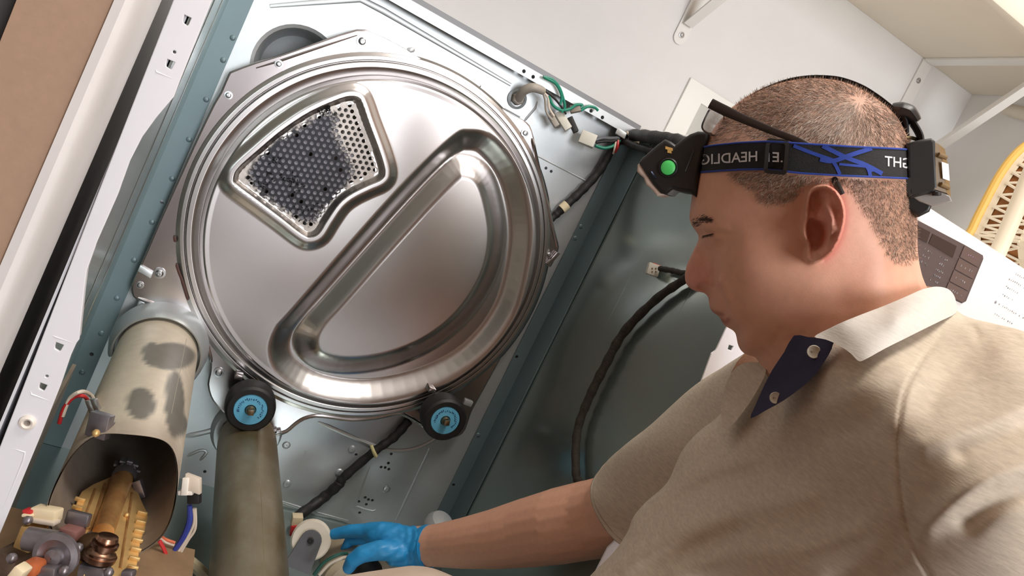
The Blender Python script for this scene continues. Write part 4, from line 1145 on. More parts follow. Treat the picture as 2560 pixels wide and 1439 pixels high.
# ================================================================== the man
def rbf_fit(P, val, smooth=1e-6):
    """thin-plate spline through points P (n,2) with values"""
    P = np.asarray(P, float) / 100.0; n = len(P)
    d = np.linalg.norm(P[:, None] - P[None], axis=-1)
    K = np.where(d > 0, d * d * np.log(d + 1e-12), 0) + smooth * np.eye(n)
    A = np.zeros((n + 3, n + 3)); A[:n, :n] = K; A[:n, n] = 1; A[:n, n + 1:] = P; A[n, :n] = 1; A[n + 1:, :n] = P.T
    w = np.linalg.solve(A, np.concatenate([val, np.zeros(3)]))
    def f(u, v):
        u = np.asarray(u, float) / 100; v = np.asarray(v, float) / 100
        sh = u.shape; Q = np.stack([u.ravel(), v.ravel()], -1); out = np.zeros(len(Q))
        for s in range(0, len(Q), 4000):
            q = Q[s:s + 4000]; dd = np.linalg.norm(q[:, None] - P[None], axis=-1)
            out[s:s + 4000] = np.where(dd > 0, dd * dd * np.log(dd + 1e-12), 0) @ w[:n] + w[n] + q @ w[n + 1:]
        return out.reshape(sh)
    return f
def cdt_region(outline, step, rings=(0.5, 1.6, 3.2)):
    """triangulate a pixel outline with boundary-following rings and a hex grid inside; returns points, tris, n_boundary"""
    B = np.array(outline, float)
    pts = [tuple(p) for p in B]; nb = len(pts)
    # inward offsets
    nx = np.roll(B, -1, 0) - np.roll(B, 1, 0); nx /= np.linalg.norm(nx, axis=1)[:, None] + 1e-9
    nor = np.stack([-nx[:, 1], nx[:, 0]], -1)
    test = B + nor * .3
    s = 1 if (polyd(test[:, 0], test[:, 1], B) < 0).mean() > .5 else -1
    for rg in rings:
        q = B + nor * s * rg
        sd = polyd(q[:, 0], q[:, 1], B)
        ok = sd < -rg * .8
        pts += [tuple(p) for p in q[ok]]
    u0, v0 = B.min(0); u1, v1 = B.max(0)
    us = np.arange(u0, u1, step); vs = np.arange(v0, v1, step * .87)
    U, V = np.meshgrid(us, vs); U = U + (np.arange(len(vs)) % 2)[:, None] * step / 2
    sd = polyd(U.ravel(), V.ravel(), B)
    k = sd < -(rings[-1] + step * .45)
    pts += list(zip(U.ravel()[k], V.ravel()[k]))
    out = delaunay_2d_cdt([Vector(p) for p in pts], [(i, (i + 1) % nb) for i in range(nb)], [], 1, 1e-5)
    return np.array([tuple(p) for p in out[0]]), [tuple(f) for f in out[2]], nb
def densify(poly, d, closed=True):
    out = []
    n = len(poly)
    for i in range(n if closed else n - 1):
        a = np.array(poly[i]); b = np.array(poly[(i + 1) % n]); k = max(1, int(np.linalg.norm(b - a) / d))
        for j in range(k): out.append(tuple(a + (b - a) * j / k))
    return out

# ---- head: profile outline (facing left) on a sagittal plane square to the line of sight
hc_ray = rays(2000, 600); hc_ray = hc_ray / np.linalg.norm(hc_ray)
HD = .640
HN = -hc_ray                                  # towards the viewer = left side of the head
HO = CAM + hc_ray * HD
def on_head(u, v, off):
    d = rays(u, v); off = np.asarray(off, float)
    t = ((HO + HN * off[..., None] if off.ndim else HO + HN * off) - CAM)
    num = (t * HN).sum(-1); den = (d * HN).sum(-1)
    return CAM + d * (num / den)[..., None] if np.ndim(u) else Vector(CAM + d * (num / den))
def mirror_head(P):
    P = np.asarray(P); d = ((P - HO) * HN).sum(-1); return P - 2 * d[..., None] * HN
prof = [(1770, 338), (1757, 368), (1748, 400), (1740, 440), (1732, 475), (1726, 515), (1723, 540), (1726, 556), (1735, 572), (1746, 587), (1746, 598), (1738, 615), (1727, 638), (1717, 662), (1712, 684), (1713, 703), (1722, 718), (1740, 728),
        (1757, 731), (1768, 738), (1772, 750), (1773, 764), (1780, 779), (1793, 787), (1799, 791), (1803, 800), (1810, 812), (1822, 820), (1836, 828), (1841, 842), (1845, 862), (1856, 880), (1874, 889), (1890, 893), (1896, 905), (1905, 920), (1925, 950), (1960, 1000),
        (2060, 1030), (2200, 980), (2330, 860), (2332, 790), (2318, 730), (2306, 690), (2299, 660), (2295, 630), (2294, 600), (2294, 560), (2293, 520), (2290, 470), (2284, 400), (2275, 352), (2262, 322), (2247, 296), (2228, 272), (2198, 248), (2161, 224), (2123, 207), (2085, 197), (2029, 193), (1973, 199), (1920, 214), (1872, 237), (1826, 271), (1797, 300)]
prof_s = smooth2(prof, 5, True)
ctrl = [(2040, 400, .078), (1960, 390, .075), (1880, 400, .065), (1830, 400, .054), (1790, 420, .041), (2130, 400, .076), (2210, 410, .061), (1990, 290, .058), (2100, 290, .058), (1900, 310, .047), (2190, 310, .043), (1850, 460, .060), (1800, 480, .047), (1765, 490, .033),
        (1770, 530, .038), (1750, 545, .026), (1765, 562, .0335), (1800, 555, .045), (1840, 540, .054), (1764, 590, .0240), (1780, 596, .0335), (1800, 597, .0400), (1785, 582, .0360), (1830, 590, .050), (1868, 600, .0595), (1900, 560, .062), (1900, 640, .0640), (1860, 650, .0585), (1825, 640, .0490),
        (1797, 622, .0360), (1797, 655, .0345), (1760, 620, .0130), (1745, 650, .0105), (1762, 655, .0140), (1778, 640, .0220), (1728, 690, .0095), (1740, 700, .0135), (1760, 705, .0190), (1772, 708, .0190), (1752, 690, .0165), (1778, 690, .0215), (1745, 722, .0110), (1783, 716, .0235), (1800, 700, .0355), (1830, 700, .0465), (1880, 710, .0575),
        (1790, 740, .0215), (1800, 760, .0250), (1815, 740, .0365), (1812, 786, .0240), (1830, 770, .0365), (1826, 803, .0255), (1850, 800, .0385), (1900, 780, .0520), (1860, 850, .0300), (1890, 850, .0390), (1880, 878, .0240), (1925, 850, .0460), (1960, 720, .0635), (1960, 620, .0670), (2000, 540, .0700), (2060, 560, .0720), (2060, 640, .0680), (2040, 720, .0640),
        (2140, 540, .0690), (2200, 540, .0590), (2150, 640, .0620), (2230, 640, .0520), (2100, 740, .0600), (2200, 740, .0580), (2000, 820, .0560), (2100, 850, .0600), (2220, 830, .0580), (2000, 920, .0520), (2100, 930, .0500), (2200, 920, .040), (1940, 920, .034)]
bp_ = prof_s[::4]
Pc = [(u, v) for u, v, _ in ctrl] + [tuple(p) for p in bp_]
val = [w * w for _, _, w in ctrl] + [0.0] * len(bp_)
gW = rbf_fit(Pc, np.array(val), 2e-7)
def head_w(u, v):
    return np.sqrt(np.clip(gW(u, v), 1e-9, None))
Hp, Ht, hnb = cdt_region(densify(prof_s, 3.2), 4.2, (.35, 1.2, 2.8))
on_b = np.abs(polyd(Hp[:, 0], Hp[:, 1], prof_s)) < .12
wv = head_w(Hp[:, 0], Hp[:, 1]); wv[on_b] = 0
# small sculpted details: eyelid crease, nostril, mouth corner, nasolabial and jaw folds
def crease(poly, amp, wid):
    return amp * np.exp(-(polyd(Hp[:, 0], Hp[:, 1], poly, False) / wid) ** 2)
det = np.zeros(len(Hp))
det -= crease([(1758, 588), (1775, 581), (1800, 579), (1818, 580)], .0036, 4)
det += crease([(1765, 570), (1790, 568), (1815, 572)], .0018, 7)
det += crease([(1768, 594), (1785, 594), (1800, 592)], .0020, 5)
det -= crease([(1792, 604), (1800, 612), (1812, 618)], .0016, 5)
det -= crease([(1786, 650), (1785, 680), (1788, 705), (1784, 716)], .0035, 5)
det -= crease([(1788, 712), (1798, 728), (1808, 752), (1815, 775)], .0026, 6)
det += crease([(1802, 705), (1820, 745), (1832, 775)], .0022, 12)
det -= crease([(1797, 788), (1808, 787), (1818, 784)], .0060, 4.5)
det -= crease([(1746, 717), (1759, 718)], .0095, 4.5)
det -= crease([(1800, 806), (1824, 818), (1845, 812)], .0020, 7)
det -= crease([(2005, 832), (1990, 845), (1975, 850)], .0030, 6)
det -= crease([(1893, 893), (1930, 870), (1950, 830)], .0016, 12)
wv = np.where(on_b, 0, np.clip(wv + det * np.clip(wv / .012, 0, 1), 2e-4, None))
near = on_head(Hp[:, 0], Hp[:, 1], wv)
far = mirror_head(near)
gh = G(); n = len(near)
gh.v = [Vector(p) for p in near] + [Vector(p) for p, b in zip(far, on_b) if not b]
idx = {}; c_ = n
for i, b in enumerate(on_b):
    if b: idx[i] = i
    else: idx[i] = c_; c_ += 1
gh.f = Ht + [tuple(idx[i] for i in reversed(f)) for f in Ht]
# ears: shallow dished shells with a rolled rim
ear_px = [(2016, 487), (2025, 472), (2042, 463), (2060, 461), (2080, 467), (2096, 481), (2108, 502), (2114, 527), (2113, 552), (2107, 580), (2096, 608), (2080, 632), (2062, 647), (2040, 659), (2024, 660), (2013, 650), (2014, 632), (2018, 612), (2008, 596), (2004, 575), (2009, 550), (2012, 520)]
ear_o = densify(smooth2(ear_px, 4, True), 3)
Ep, Et, enb = cdt_region(ear_o, 3.0, (.8, 2.0))
sdE = -polyd(Ep[:, 0], Ep[:, 1], ear_o)
base = .0785 + .020 * sstep(2005, 2112, Ep[:, 0])
hE = base.copy()
rimw = sstep(2150, 2040, Ep[:, 0] - .0 * Ep[:, 1]) * 0 + 1
lobe = sstep(600, 645, Ep[:, 1])
hE += .0060 * np.exp(-((sdE - 6) / 5.0) ** 2) * (1 - lobe * .6)
hE -= .0085 * np.exp(-((sdE - 18) / 6.0) ** 2) * (1 - lobe)
con = np.exp(-(((Ep[:, 0] - 2046) / 20) ** 2 + ((Ep[:, 1] - 588) / 34) ** 2))
hE -= .0190 * con
tri = np.exp(-(((Ep[:, 0] - 2050) / 20) ** 2 + ((Ep[:, 1] - 508) / 22) ** 2)); hE -= .0075 * tri
anti = np.exp(-(polyd(Ep[:, 0], Ep[:, 1], [(2066, 512), (2080, 545), (2080, 585), (2062, 622), (2045, 630)], False) / 7) ** 2); hE += .0085 * anti
crus = np.exp(-(polyd(Ep[:, 0], Ep[:, 1], [(2020, 545), (2045, 548), (2060, 552)], False) / 6) ** 2); hE += .0030 * crus
trag = np.exp(-(((Ep[:, 0] - 2014) / 9) ** 2 + ((Ep[:, 1] - 585) / 16) ** 2)); hE += .0060 * trag
hE += .003 * lobe * np.exp(-((sdE - 10) / 10) ** 2)
edge = sstep(0, 4, sdE); hE = hE * 1.0 - .002 * (1 - edge)
nearE = on_head(Ep[:, 0], Ep[:, 1], hE)
backE = on_head(Ep[:, 0], Ep[:, 1], np.minimum(hE - .0045, base - .006) - .020 * sstep(2095, 2010, Ep[:, 0]))
def ear_faces(k): return Et + [tuple(i + k for i in reversed(f)) for f in Et]
k = len(nearE)
bidx = []
# rim strip: boundary loop in order
kd = {}
for i, p in enumerate(Ep): kd[(round(p[0], 2), round(p[1], 2))] = i
loop = [kd.get((round(p[0], 2), round(p[1], 2))) for p in ear_o]; loop = [i for i in loop if i is not None]
side = [(loop[i], loop[(i + 1) % len(loop)], loop[(i + 1) % len(loop)] + k, loop[i] + k) for i in range(len(loop))]
gh.put(list(nearE) + list(backE), ear_faces(k) + side)
gh.put(list(mirror_head(nearE)) + list(mirror_head(backE)), ear_faces(k) + side)
# ---- neck core, shoulders, reaching arm: joined into the same skin
neck = on_head(2150, 840, 0.0); sh_mid = atD(2150, 1090, .66)
sh_far = atD(1840, 1120, .78); sh_near = atD(2440, 1110, .54)
caps(gh, [(on_head(2130, 760, 0.0), .052), (neck, .054), (sh_mid, .070)])
caps(gh, [(sh_mid, .070), (sh_far, .050)]); caps(gh, [(sh_mid, .070), (sh_near, .055)])
caps(gh, [(sh_mid, .07), (atD(2100, 1500, .64), .08)])
arm = [(1840, 1120, .82, .050), (1700, 1200, .89, .049), (1600, 1252, .945, .0475), (1535, 1280, .985, .0475), (1480, 1297, 1.015, .0500), (1400, 1313, 1.045, .0495), (1320, 1330, 1.08, .0465), (1240, 1346, 1.11, .0415), (1160, 1357, 1.14, .0360), (1100, 1362, 1.165, .0315), (1060, 1364, 1.18, .0295), (1000, 1360, 1.20, .026)]
caps(gh, [(atD(u, v, d), q_) for u, v, d, q_ in arm], 20)
skinV, skinF = remesh('skin', gh, .00165, 3, .5)
# ---- colours painted per vertex in head coordinates
def headpx(P):
    P = np.asarray(P); d = ((P - HO) * HN).sum(-1)
    Q = np.where((d < 0)[:, None], P - 2 * d[:, None] * HN, P)
    c = (Q - CAM) @ RM.T
    return CX + F * c[:, 0] / c[:, 2], CY + F * c[:, 1] / c[:, 2], np.abs(d), (P - HO)
hu, hv, hd_, hr = headpx(skinV)
ishead = (np.linalg.norm(hr, axis=1) < .20) & (hv < 1000) & (hu > 1690)
skin = np.array(lin((222, 168, 142)))
C = np.tile(skin, (len(skinV), 1))
def blend(col, m):
    global C
    m = np.clip(m, 0, 1)[:, None] * ishead[:, None]; C = C * (1 - m) + np.array(lin(col)) * m
def ell(u, v, a, b): return np.exp(-(((hu - u) / a) ** 2 + ((hv - v) / b) ** 2))
blend((206, 138, 124), .85 * ell(1745, 690, 45, 50))
blend((214, 140, 124), .75 * ell(2060, 560, 55, 95))
blend((212, 122, 108), .7 * np.exp(-(polyd(hu, hv, ear_px[4:13], False) / 9) ** 2))
lips = np.maximum(np.exp(-(polyd(hu, hv, [(1772, 774), (1784, 782), (1806, 786)], False) / 6) ** 2), np.exp(-(polyd(hu, hv, [(1803, 799), (1814, 806), (1820, 799)], False) / 7) ** 2))
blend((172, 104, 94), .85 * lips)
hair_px = [(1750, 395), (1775, 345), (1820, 275), (1872, 232), (1973, 190), (2085, 190), (2198, 240), (2290, 360), (2300, 520), (2300, 625), (2285, 652), (2250, 660), (2222, 645), (2200, 605), (2178, 560), (2150, 520), (2128, 480), (2100, 458), (2060, 452), (2015, 462), (1998, 492), (1975, 508), (1930, 512), (1900, 505), (1888, 485), (1860, 466), (1832, 446), (1815, 420), (1790, 400)]
hair_px = smooth2(hair_px, 3, True)
sdh = polyd(hu, hv, hair_px)
thin = np.exp(-(((hu - 1830) / 60) ** 2 + ((hv - 350) / 50) ** 2)) * .65
hm = sstep(8, -22, sdh) * (1 - thin)
blend((148, 116, 98), .55 * hm)
m_skin = M('skin', (222, 168, 142), rough=.46, attr='Col', noise=(140, .05), bump=(900, .10, .0008), sss=.12, spec=.4)
pm = thing('person', (HO[0] + .15, HO[1] - .05, 0), 'man in grey polo shirt and headlamp leaning over the opened dryer', 'person')
body = add('body', skinV, skinF, m_skin, pm, angle=180, cols=C)

# ---- hair: short strands
def scalp_points(nwant):
    out = []
    us = rng.uniform(1745, 2305, nwant * 3); vs = rng.uniform(185, 665, nwant * 3)
    d = polyd(us, vs, hair_px); e = polyd(us, vs, prof_s)
    th = np.exp(-(((us - 1830) / 60) ** 2 + ((vs - 350) / 50) ** 2)) * .7
    p = sstep(6, -14, d) * (1 - th)
    # strands crowd where the surface turns away from the viewer
    tb_ = np.interp(us, [1728, 1910, 2000, 2284], [374, 352, 357, 373]); bb2 = np.interp(us, [1728, 1900, 2000, 2284], [433, 424, 434, 448])
    ok = (rng.random(len(us)) < p) & (e < -.4) & ((vs < tb_ - 10) | (vs > bb2 + 2))
    return us[ok][:nwant], vs[ok][:nwant]
def hair_strands(nwant, side):
    us, vs = scalp_points(nwant)
    w0 = head_w(us, vs)
    P0 = on_head(us, vs, w0 - .0006)
    # combing direction in pixels: swirl from the crown, down on the sides
    cu, cv = 2150, 250
    du = us - cu; dv = vs - cv; L = np.hypot(du, dv) + 1e-6
    fu = du / L; fv = dv / L
    ln = np.where(vs > 450, 11, 20) * rng.uniform(.6, 1.25, len(us)); ln = np.where(vs < 330, ln * 1.25, ln)
    ja = rng.normal(0, .35, len(us)); fu, fv = fu * np.cos(ja) - fv * np.sin(ja), fu * np.sin(ja) + fv * np.cos(ja)
    lift = rng.uniform(.0012, .0034, len(us))
    u1, v1 = us + fu * ln * .5, vs + fv * ln * .5; u2, v2 = us + fu * ln, vs + fv * ln
    P1 = on_head(u1, v1, head_w(u1, v1) + lift * .7); P2 = on_head(u2, v2, head_w(u2, v2) + lift)
    e2 = polyd(u2, v2, prof_s)
    bad = e2 > -.3
    if bad.any():
        # at the rim let strands stand straight out of the outline
        out_ = P0 - HO; out_ -= (out_ @ HN)[:, None] * HN; out_ /= np.linalg.norm(out_, axis=1)[:, None]
        P1 = np.where(bad[:, None], P0 + out_ * .0015, P1); P2 = np.where(bad[:, None], P0 + out_ * (.003), P2)
    if side < 0: P0, P1, P2 = mirror_head(P0), mirror_head(P1), mirror_head(P2)
    return P0, P1, P2
cols_h = [np.array(lin(c)) for c in ((122, 98, 82), (150, 124, 106), (96, 76, 64), (196, 180, 164), (166, 136, 114))]
for side, nn in ((1, 12000), (-1, 4000)):
    P0, P1, P2 = hair_strands(nn, side)
    t = P2 - P0; t /= np.linalg.norm(t, axis=1)[:, None] + 1e-9
    sd2 = np.cross(t, np.tile(HN, (len(t), 1))); sd2 /= np.linalg.norm(sd2, axis=1)[:, None] + 1e-9
    wd = rng.uniform(.00008, .00014, len(t))[:, None]
    V = np.concatenate([P0 - sd2 * wd, P0 + sd2 * wd, P1 + sd2 * wd * .9, P1 - sd2 * wd * .9, P2])
    m = len(P0)
    Fh = [(i, m + i, 2 * m + i, 3 * m + i) for i in range(m)] + [(3 * m + i, 2 * m + i, 4 * m + i) for i in range(m)]
    ci = rng.choice(5, m, p=[.3, .28, .17, .1, .15]); base_c = np.array(cols_h)[ci]
    o = add('hair', V, Fh, M('hair_strands', (100, 80, 66), rough=.5, attr='Col'), pm, smooth=False, cols=np.tile(base_c, (5, 1)))
    o['kind'] = 'stuff'
# eyebrow and lashes
g = G()
for k in range(150):
    t = rng.random(); u = 1728 + 48 * t + rng.normal() * 1.5; v = 560 - 10 * math.sin(t * 2.4) + rng.normal() * (6.5 * (1 - t * .6)) + (4 if t < .3 else 0)
    if polyd(np.array([u]), np.array([v]), prof_s)[0] > -1: continue
    w_ = float(head_w(np.array([u]), np.array([v]))[0])
    a = on_head(u, v, w_ - .0004); u2, v2 = u + 7 + rng.normal() * 2, v - 3 + rng.normal() * 2.5
    b = on_head(u2, v2, float(head_w(np.array([u2]), np.array([v2]))[0]) + .0012)
    g.tube([a, b], [.00016, .00006], 4)
o = g.make('eyebrow', M('brow_hair', (62, 46, 40), rough=.6), pm); o['kind'] = 'stuff'
g = G()
for k in range(40):
    t = k / 39; u = 1757 + 26 * t; v = 589 - 6 * t
    w_ = float(head_w(np.array([u]), np.array([v]))[0]); a = on_head(u, v, w_ + .0004); b = on_head(u - 5 + rng.normal(), v + 7 + rng.normal(), w_ + .0025)
    g.tube([a, b], [.00018, .00006], 4)
o = g.make('eyelashes', MATS['brow_hair'], pm); o['kind'] = 'stuff'

# ---- shirt torso: closed volume around a traced outline
m_shirt = M('heather_jersey', (203, 189, 171), rough=.85, noise=(1.0, .13), bump=(1.6, .2, .001), spec=.2, stretch=(110, 110, 520))
def shirt_mat():
    m = m_shirt; nt = m.node_tree
    return m
tor_px = [(1900, 925), (1865, 960), (1822, 1010), (1790, 1045), (1745, 1080), (1703, 1130), (1668, 1205), (1614, 1255), (1583, 1292), (1568, 1330), (1532, 1382), (1474, 1440), (1420, 1510), (1400, 1600), (1430, 1680), (1700, 1730), (2200, 1740), (2600, 1740), (2780, 1640), (2830, 1400), (2810, 1150), (2740, 960), (2640, 868), (2560, 828), (2482, 808), (2410, 788), (2350, 745), (2250, 740), (2120, 800), (1990, 880)]
tor_s = smooth2(tor_px, 5, True)
dctl = [(1900, 930, .70), (1790, 1045, .755), (1703, 1130, .760), (1614, 1255, .740), (1568, 1330, .72), (1474, 1440, .69), (1400, 1600, .68), (1700, 1730, .66), (2200, 1740, .62), (2600, 1740, .58), (2830, 1400, .52), (2810, 1150, .50), (2640, 868, .54), (2560, 828, .565), (2482, 808, .590), (2410, 788, .610), (2250, 770, .600), (2000, 900, .615), (2100, 1250, .64), (1800, 1300, .70), (2450, 1150, .55), (2300, 1500, .60), (1800, 1550, .68)]
fD = rbf_fit([(a, b) for a, b, _ in dctl], np.array([c - .045 for _, _, c in dctl]), 1e-3)
bctl = [(2100, 1250, .115), (1850, 1250, .082), (1700, 1300, .060), (1600, 1400, .048), (1750, 1420, .075), (2300, 1150, .120), (2500, 1150, .105), (2450, 950, .075), (2250, 950, .080), (2100, 1000, .075), (1950, 1050, .060), (1850, 1100, .058), (1760, 1180, .050), (2300, 1450, .125), (2000, 1500, .115), (2650, 1300, .10), (2550, 1550, .11), (2350, 850, .045), (2500, 880, .060), (1500, 1560, .045), (1650, 1600, .065)]
bb = tor_s[::3]
fB = rbf_fit([(a, b) for a, b, _ in bctl] + [tuple(p) for p in bb], np.array([c * c for _, _, c in bctl] + [0] * len(bb)), 1e-6)
Tp, Tt, tnb = cdt_region(densify(tor_s, 7), 8.0, (.8, 2.4, 5))
bd = np.abs(polyd(Tp[:, 0], Tp[:, 1], tor_s)) < .15
bul = np.sqrt(np.clip(fB(Tp[:, 0], Tp[:, 1]), 1e-8, None)); bul[bd] = 0
base_d = fD(Tp[:, 0], Tp[:, 1])
# folds: ridges (+) and valleys (-) along traced lines
fol = np.zeros(len(Tp))
def fold(poly, amp, wid):
    global fol
    fol += amp * np.exp(-(polyd(Tp[:, 0], Tp[:, 1], smooth2(poly, 4), False) / wid) ** 2)
fold([(2600, 1150), (2480, 1195), (2400, 1245), (2320, 1310)], .0060, 34)
fold([(2620, 1215), (2500, 1245), (2420, 1300)], -.0050, 32)
fold([(2620, 985), (2500, 1040), (2400, 1075), (2310, 1110)], .0050, 34)
fold([(2620, 1040), (2500, 1090), (2410, 1130)], -.0040, 28)
fold([(2420, 850), (2340, 900), (2275, 965), (2235, 1050)], .0035, 34)
fold([(2460, 880), (2380, 935), (2330, 1010)], -.0035, 30)
fold([(1560, 1410), (1700, 1335), (1850, 1275), (2010, 1240)], .0050, 36)
fold([(1560, 1450), (1700, 1385), (1840, 1330)], -.0040, 30)
fold([(1610, 1300), (1720, 1235), (1830, 1195), (1960, 1170)], -.0040, 28)
fold([(1650, 1235), (1750, 1185), (1860, 1145)], .0040, 26)
fold([(1910, 1085), (2010, 1035), (2130, 985), (2250, 925)], .0035, 32)
fold([(1930, 1140), (2050, 1095), (2170, 1060)], -.0035, 34)
fold([(1700, 1439), (1860, 1390), (2020, 1375), (2150, 1330)], .0040, 38)
fold([(2100, 1450), (2200, 1390), (2270, 1320)], -.0035, 36)
fold([(2350, 840), (2300, 905), (2262, 980), (2246, 1080), (2248, 1180), (2262, 1290), (2290, 1380), (2330, 1450)], -.0022, 5)
fold([(2405, 795), (2430, 812), (2445, 842)], -.0040, 8); fold([(2480, 812), (2520, 822), (2545, 840)], -.0035, 9); fold([(2420, 800), (2450, 812)], .003, 10)
fol *= np.clip(bul / .03, 0, 1)
fr_ = CAM + rays(Tp[:, 0], Tp[:, 1]) * (base_d - bul - fol)[:, None]
bk_ = CAM + rays(Tp[:, 0], Tp[:, 1]) * (base_d + bul * .75)[:, None]
gt = G(); n = len(fr_); gt.v = [Vector(p) for p in fr_]; idx = {}; c_ = n
for i, b in enumerate(bd):
    if b: idx[i] = i
    else: idx[i] = c_; c_ += 1; gt.v.append(Vector(bk_[i]))
gt.f = Tt + [tuple(idx[i] for i in reversed(f)) for f in Tt]
# keep the back of the shirt clear of the washer front
shirt = gt.make('shirt', m_shirt, pm, angle=180)
tag(shirt, 'heather grey beige polo shirt')
def tor_depth(u, v):
    u = np.asarray(u, float); v = np.asarray(v, float)
    b = np.sqrt(np.clip(fB(u, v), 0, None)) * (polyd(u, v, tor_s) < 0)
    return fD(u, v) - b
# ---- far sleeve: loose tube with a hem
ax_px = [(2010, 1050, .72, .080), (1900, 1090, .775, .072), (1810, 1135, .815, .068), (1710, 1190, .865, .0625), (1640, 1230, .905, .0590), (1595, 1258, .930, .0575), (1580, 1267, .938, .0580)]
P = [atD(u, v, d) for u, v, d, _ in ax_px]; Rr = [q_ for *_, q_ in ax_px]
Ps, Rs = smoothpath(P, Rr, 8); n = 40; vs = []; fs = []
nrm = -EV
for i, p in enumerate(Ps):
    t = (Ps[min(i + 1, len(Ps) - 1)] - Ps[max(i - 1, 0)]).normalized(); nn = (nrm - t * nrm.dot(t)).normalized(); b = t.cross(nn)
    for k in range(n):
        a = 2 * math.pi * k / n
        rr_k = Rs[i] * (1 + .025 * math.sin(3 * a + i * .12) + .018 * math.sin(5 * a - i * .25)) * (1 + .05 * math.cos(a))
        vs.append(p + (nn * math.cos(a) + b * math.sin(a)) * rr_k)
m_ = len(Ps)
for i in range(m_ - 1):
    for k in range(n): fs.append((i * n + k, i * n + (k + 1) % n, (i + 1) * n + (k + 1) % n, (i + 1) * n + k))
# turned-in hem
last = (m_ - 1) * n; ctr = Ps[-1]; b0 = len(vs)
for k in range(n): vs.append(ctr + (vs[last + k] - ctr) * .97 + (Ps[-2] - Ps[-1]).normalized() * .004)
for k in range(n): vs.append(ctr + (vs[last + k] - ctr) * .93 + (Ps[-2] - Ps[-1]).normalized() * .05)
for k in range(n): fs.append((last + k, last + (k + 1) % n, b0 + (k + 1) % n, b0 + k)); fs.append((b0 + k, b0 + (k + 1) % n, b0 + n + (k + 1) % n, b0 + n + k))
slv = add('sleeve', vs, fs, m_shirt, pm, angle=180)
hem = []
i = m_ - 7
for k in range(n + 1): hem.append(Vector(vs[i * n + k % n]))
G().tube(hem, .0007, 5, False).make('hem_stitch', M('stitch_grey', (158, 146, 130), rough=.9), slv)
# ---- placket, collar, buttons
def sheet(name, outl, depf, thick, mat, parent, step=7, bend=None, out_off=0.0):
    o_ = densify(outl, step * .8)
    Sp, St, _ = cdt_region(o_, step, (1.2,))
    d = depf(Sp[:, 0], Sp[:, 1])
    A = CAM + rays(Sp[:, 0], Sp[:, 1]) * (d - out_off)[:, None]; B = CAM + rays(Sp[:, 0], Sp[:, 1]) * (d - out_off + thick)[:, None]
    k = len(A); kd = {(round(p[0], 2), round(p[1], 2)): i for i, p in enumerate(Sp)}
    lp = [kd.get((round(p[0], 2), round(p[1], 2))) for p in o_]; lp = [i for i in lp if i is not None]
    sd_ = [(lp[i], lp[(i + 1) % len(lp)], lp[(i + 1) % len(lp)] + k, lp[i] + k) for i in range(len(lp))]
    return add(name, list(A) + list(B), St + [tuple(i + k for i in reversed(f)) for f in St] + sd_, mat, parent, angle=70)
m_navy = M('navy_placket', (44, 40, 70), rough=.8, noise=(60, .12), bump=(600, .2, .001))
m_collar = M('collar_knit', (206, 200, 192), rough=.85, noise=(1, .06), bump=(1.5, .2, .0008), stretch=(150, 150, 600))
plk = [(1985, 838), (2020, 842), (2080, 848), (2082, 862), (2072, 886), (2040, 934), (2004, 968), (1960, 1000), (1915, 1025), (1876, 1046), (1886, 1018), (1905, 975), (1930, 925), (1960, 880)]
plk_ctl = [(1985, 838, .612), (2080, 848, .578), (2072, 886, .575), (2040, 934, .580), (1960, 1000, .602), (1876, 1046, .640), (1905, 975, .640), (1940, 905, .625)]
fP = rbf_fit([(a, b) for a, b, _ in plk_ctl], np.array([c - .080 for *_, c in plk_ctl]), 1e-3)
sheet('placket', smooth2(plk, 2, True), fP, .003, m_navy, pm, 8, out_off=.0)
m_but = M('button_pearl', (214, 206, 188), rough=.25, coat=.4)
for u, v, q_ in ((2035, 879, 17), (1939, 994, 15)):
    d0 = float(fP(np.array([u]), np.array([v]))[0]) - .002; c = atD(u, v, d0); rad_ = q_ * d0 / F
    nb_ = (Vector(CAM) - c).normalized()
    g = G(); g.lathe([(rad_ * .98, -.001), (rad_, .0008), (rad_ * .9, .0018), (rad_ * .7, .0014), (rad_ * .3, .0012), (.0002, .0012)], c, nb_, 24); bo = g.make('button', m_but, pm)
    for sx in (-1, 1):
        G().lathe([(.0007, 0), (.0001, .0001)], c + nb_ * .00135 + EU * (.0014 * sx), nb_, 8).make('thread_hole', M('thread', (150, 140, 120), rough=.8), bo)
col_near = [(2036, 841), (2070, 822), (2110, 803), (2160, 783), (2210, 764), (2262, 742), (2308, 722), (2342, 716), (2370, 722), (2385, 738), (2391, 760), (2390, 782), (2355, 800), (2310, 822), (2262, 846), (2210, 872), (2165, 897), (2146, 902), (2128, 884), (2096, 862), (2064, 848)]
cc = [(2036, 841, .580), (2110, 803, .575), (2210, 764, .590), (2308, 722, .615), (2370, 722, .640), (2391, 765, .645), (2355, 800, .600), (2262, 846, .560), (2165, 897, .545), (2146, 902, .547), (2096, 862, .566), (2240, 800, .565), (2330, 760, .600)]
fC = rbf_fit([(a, b) for a, b, _ in cc], np.array([c - .084 for *_, c in cc]), 1e-3)
cn = sheet('collar', smooth2(col_near, 3, True), fC, .003, m_collar, pm, 8)
cfar = [(1915, 925), (1898, 906), (1872, 905), (1846, 914), (1826, 936), (1812, 968), (1803, 1005), (1803, 1038), (1810, 1070), (1826, 1066), (1848, 1042), (1878, 1000), (1902, 958)]
cf_ = [(1905, 915, .640), (1850, 920, .67), (1804, 1010, .69), (1830, 1060, .655), (1884, 990, .640)]
fF = rbf_fit([(a, b) for a, b, _ in cf_], np.array([c - .035 for *_, c in cf_]), 1e-3)
sheet('collar_far_flap', smooth2(cfar, 3, True), fF, .003, m_shirt, pm, 7)
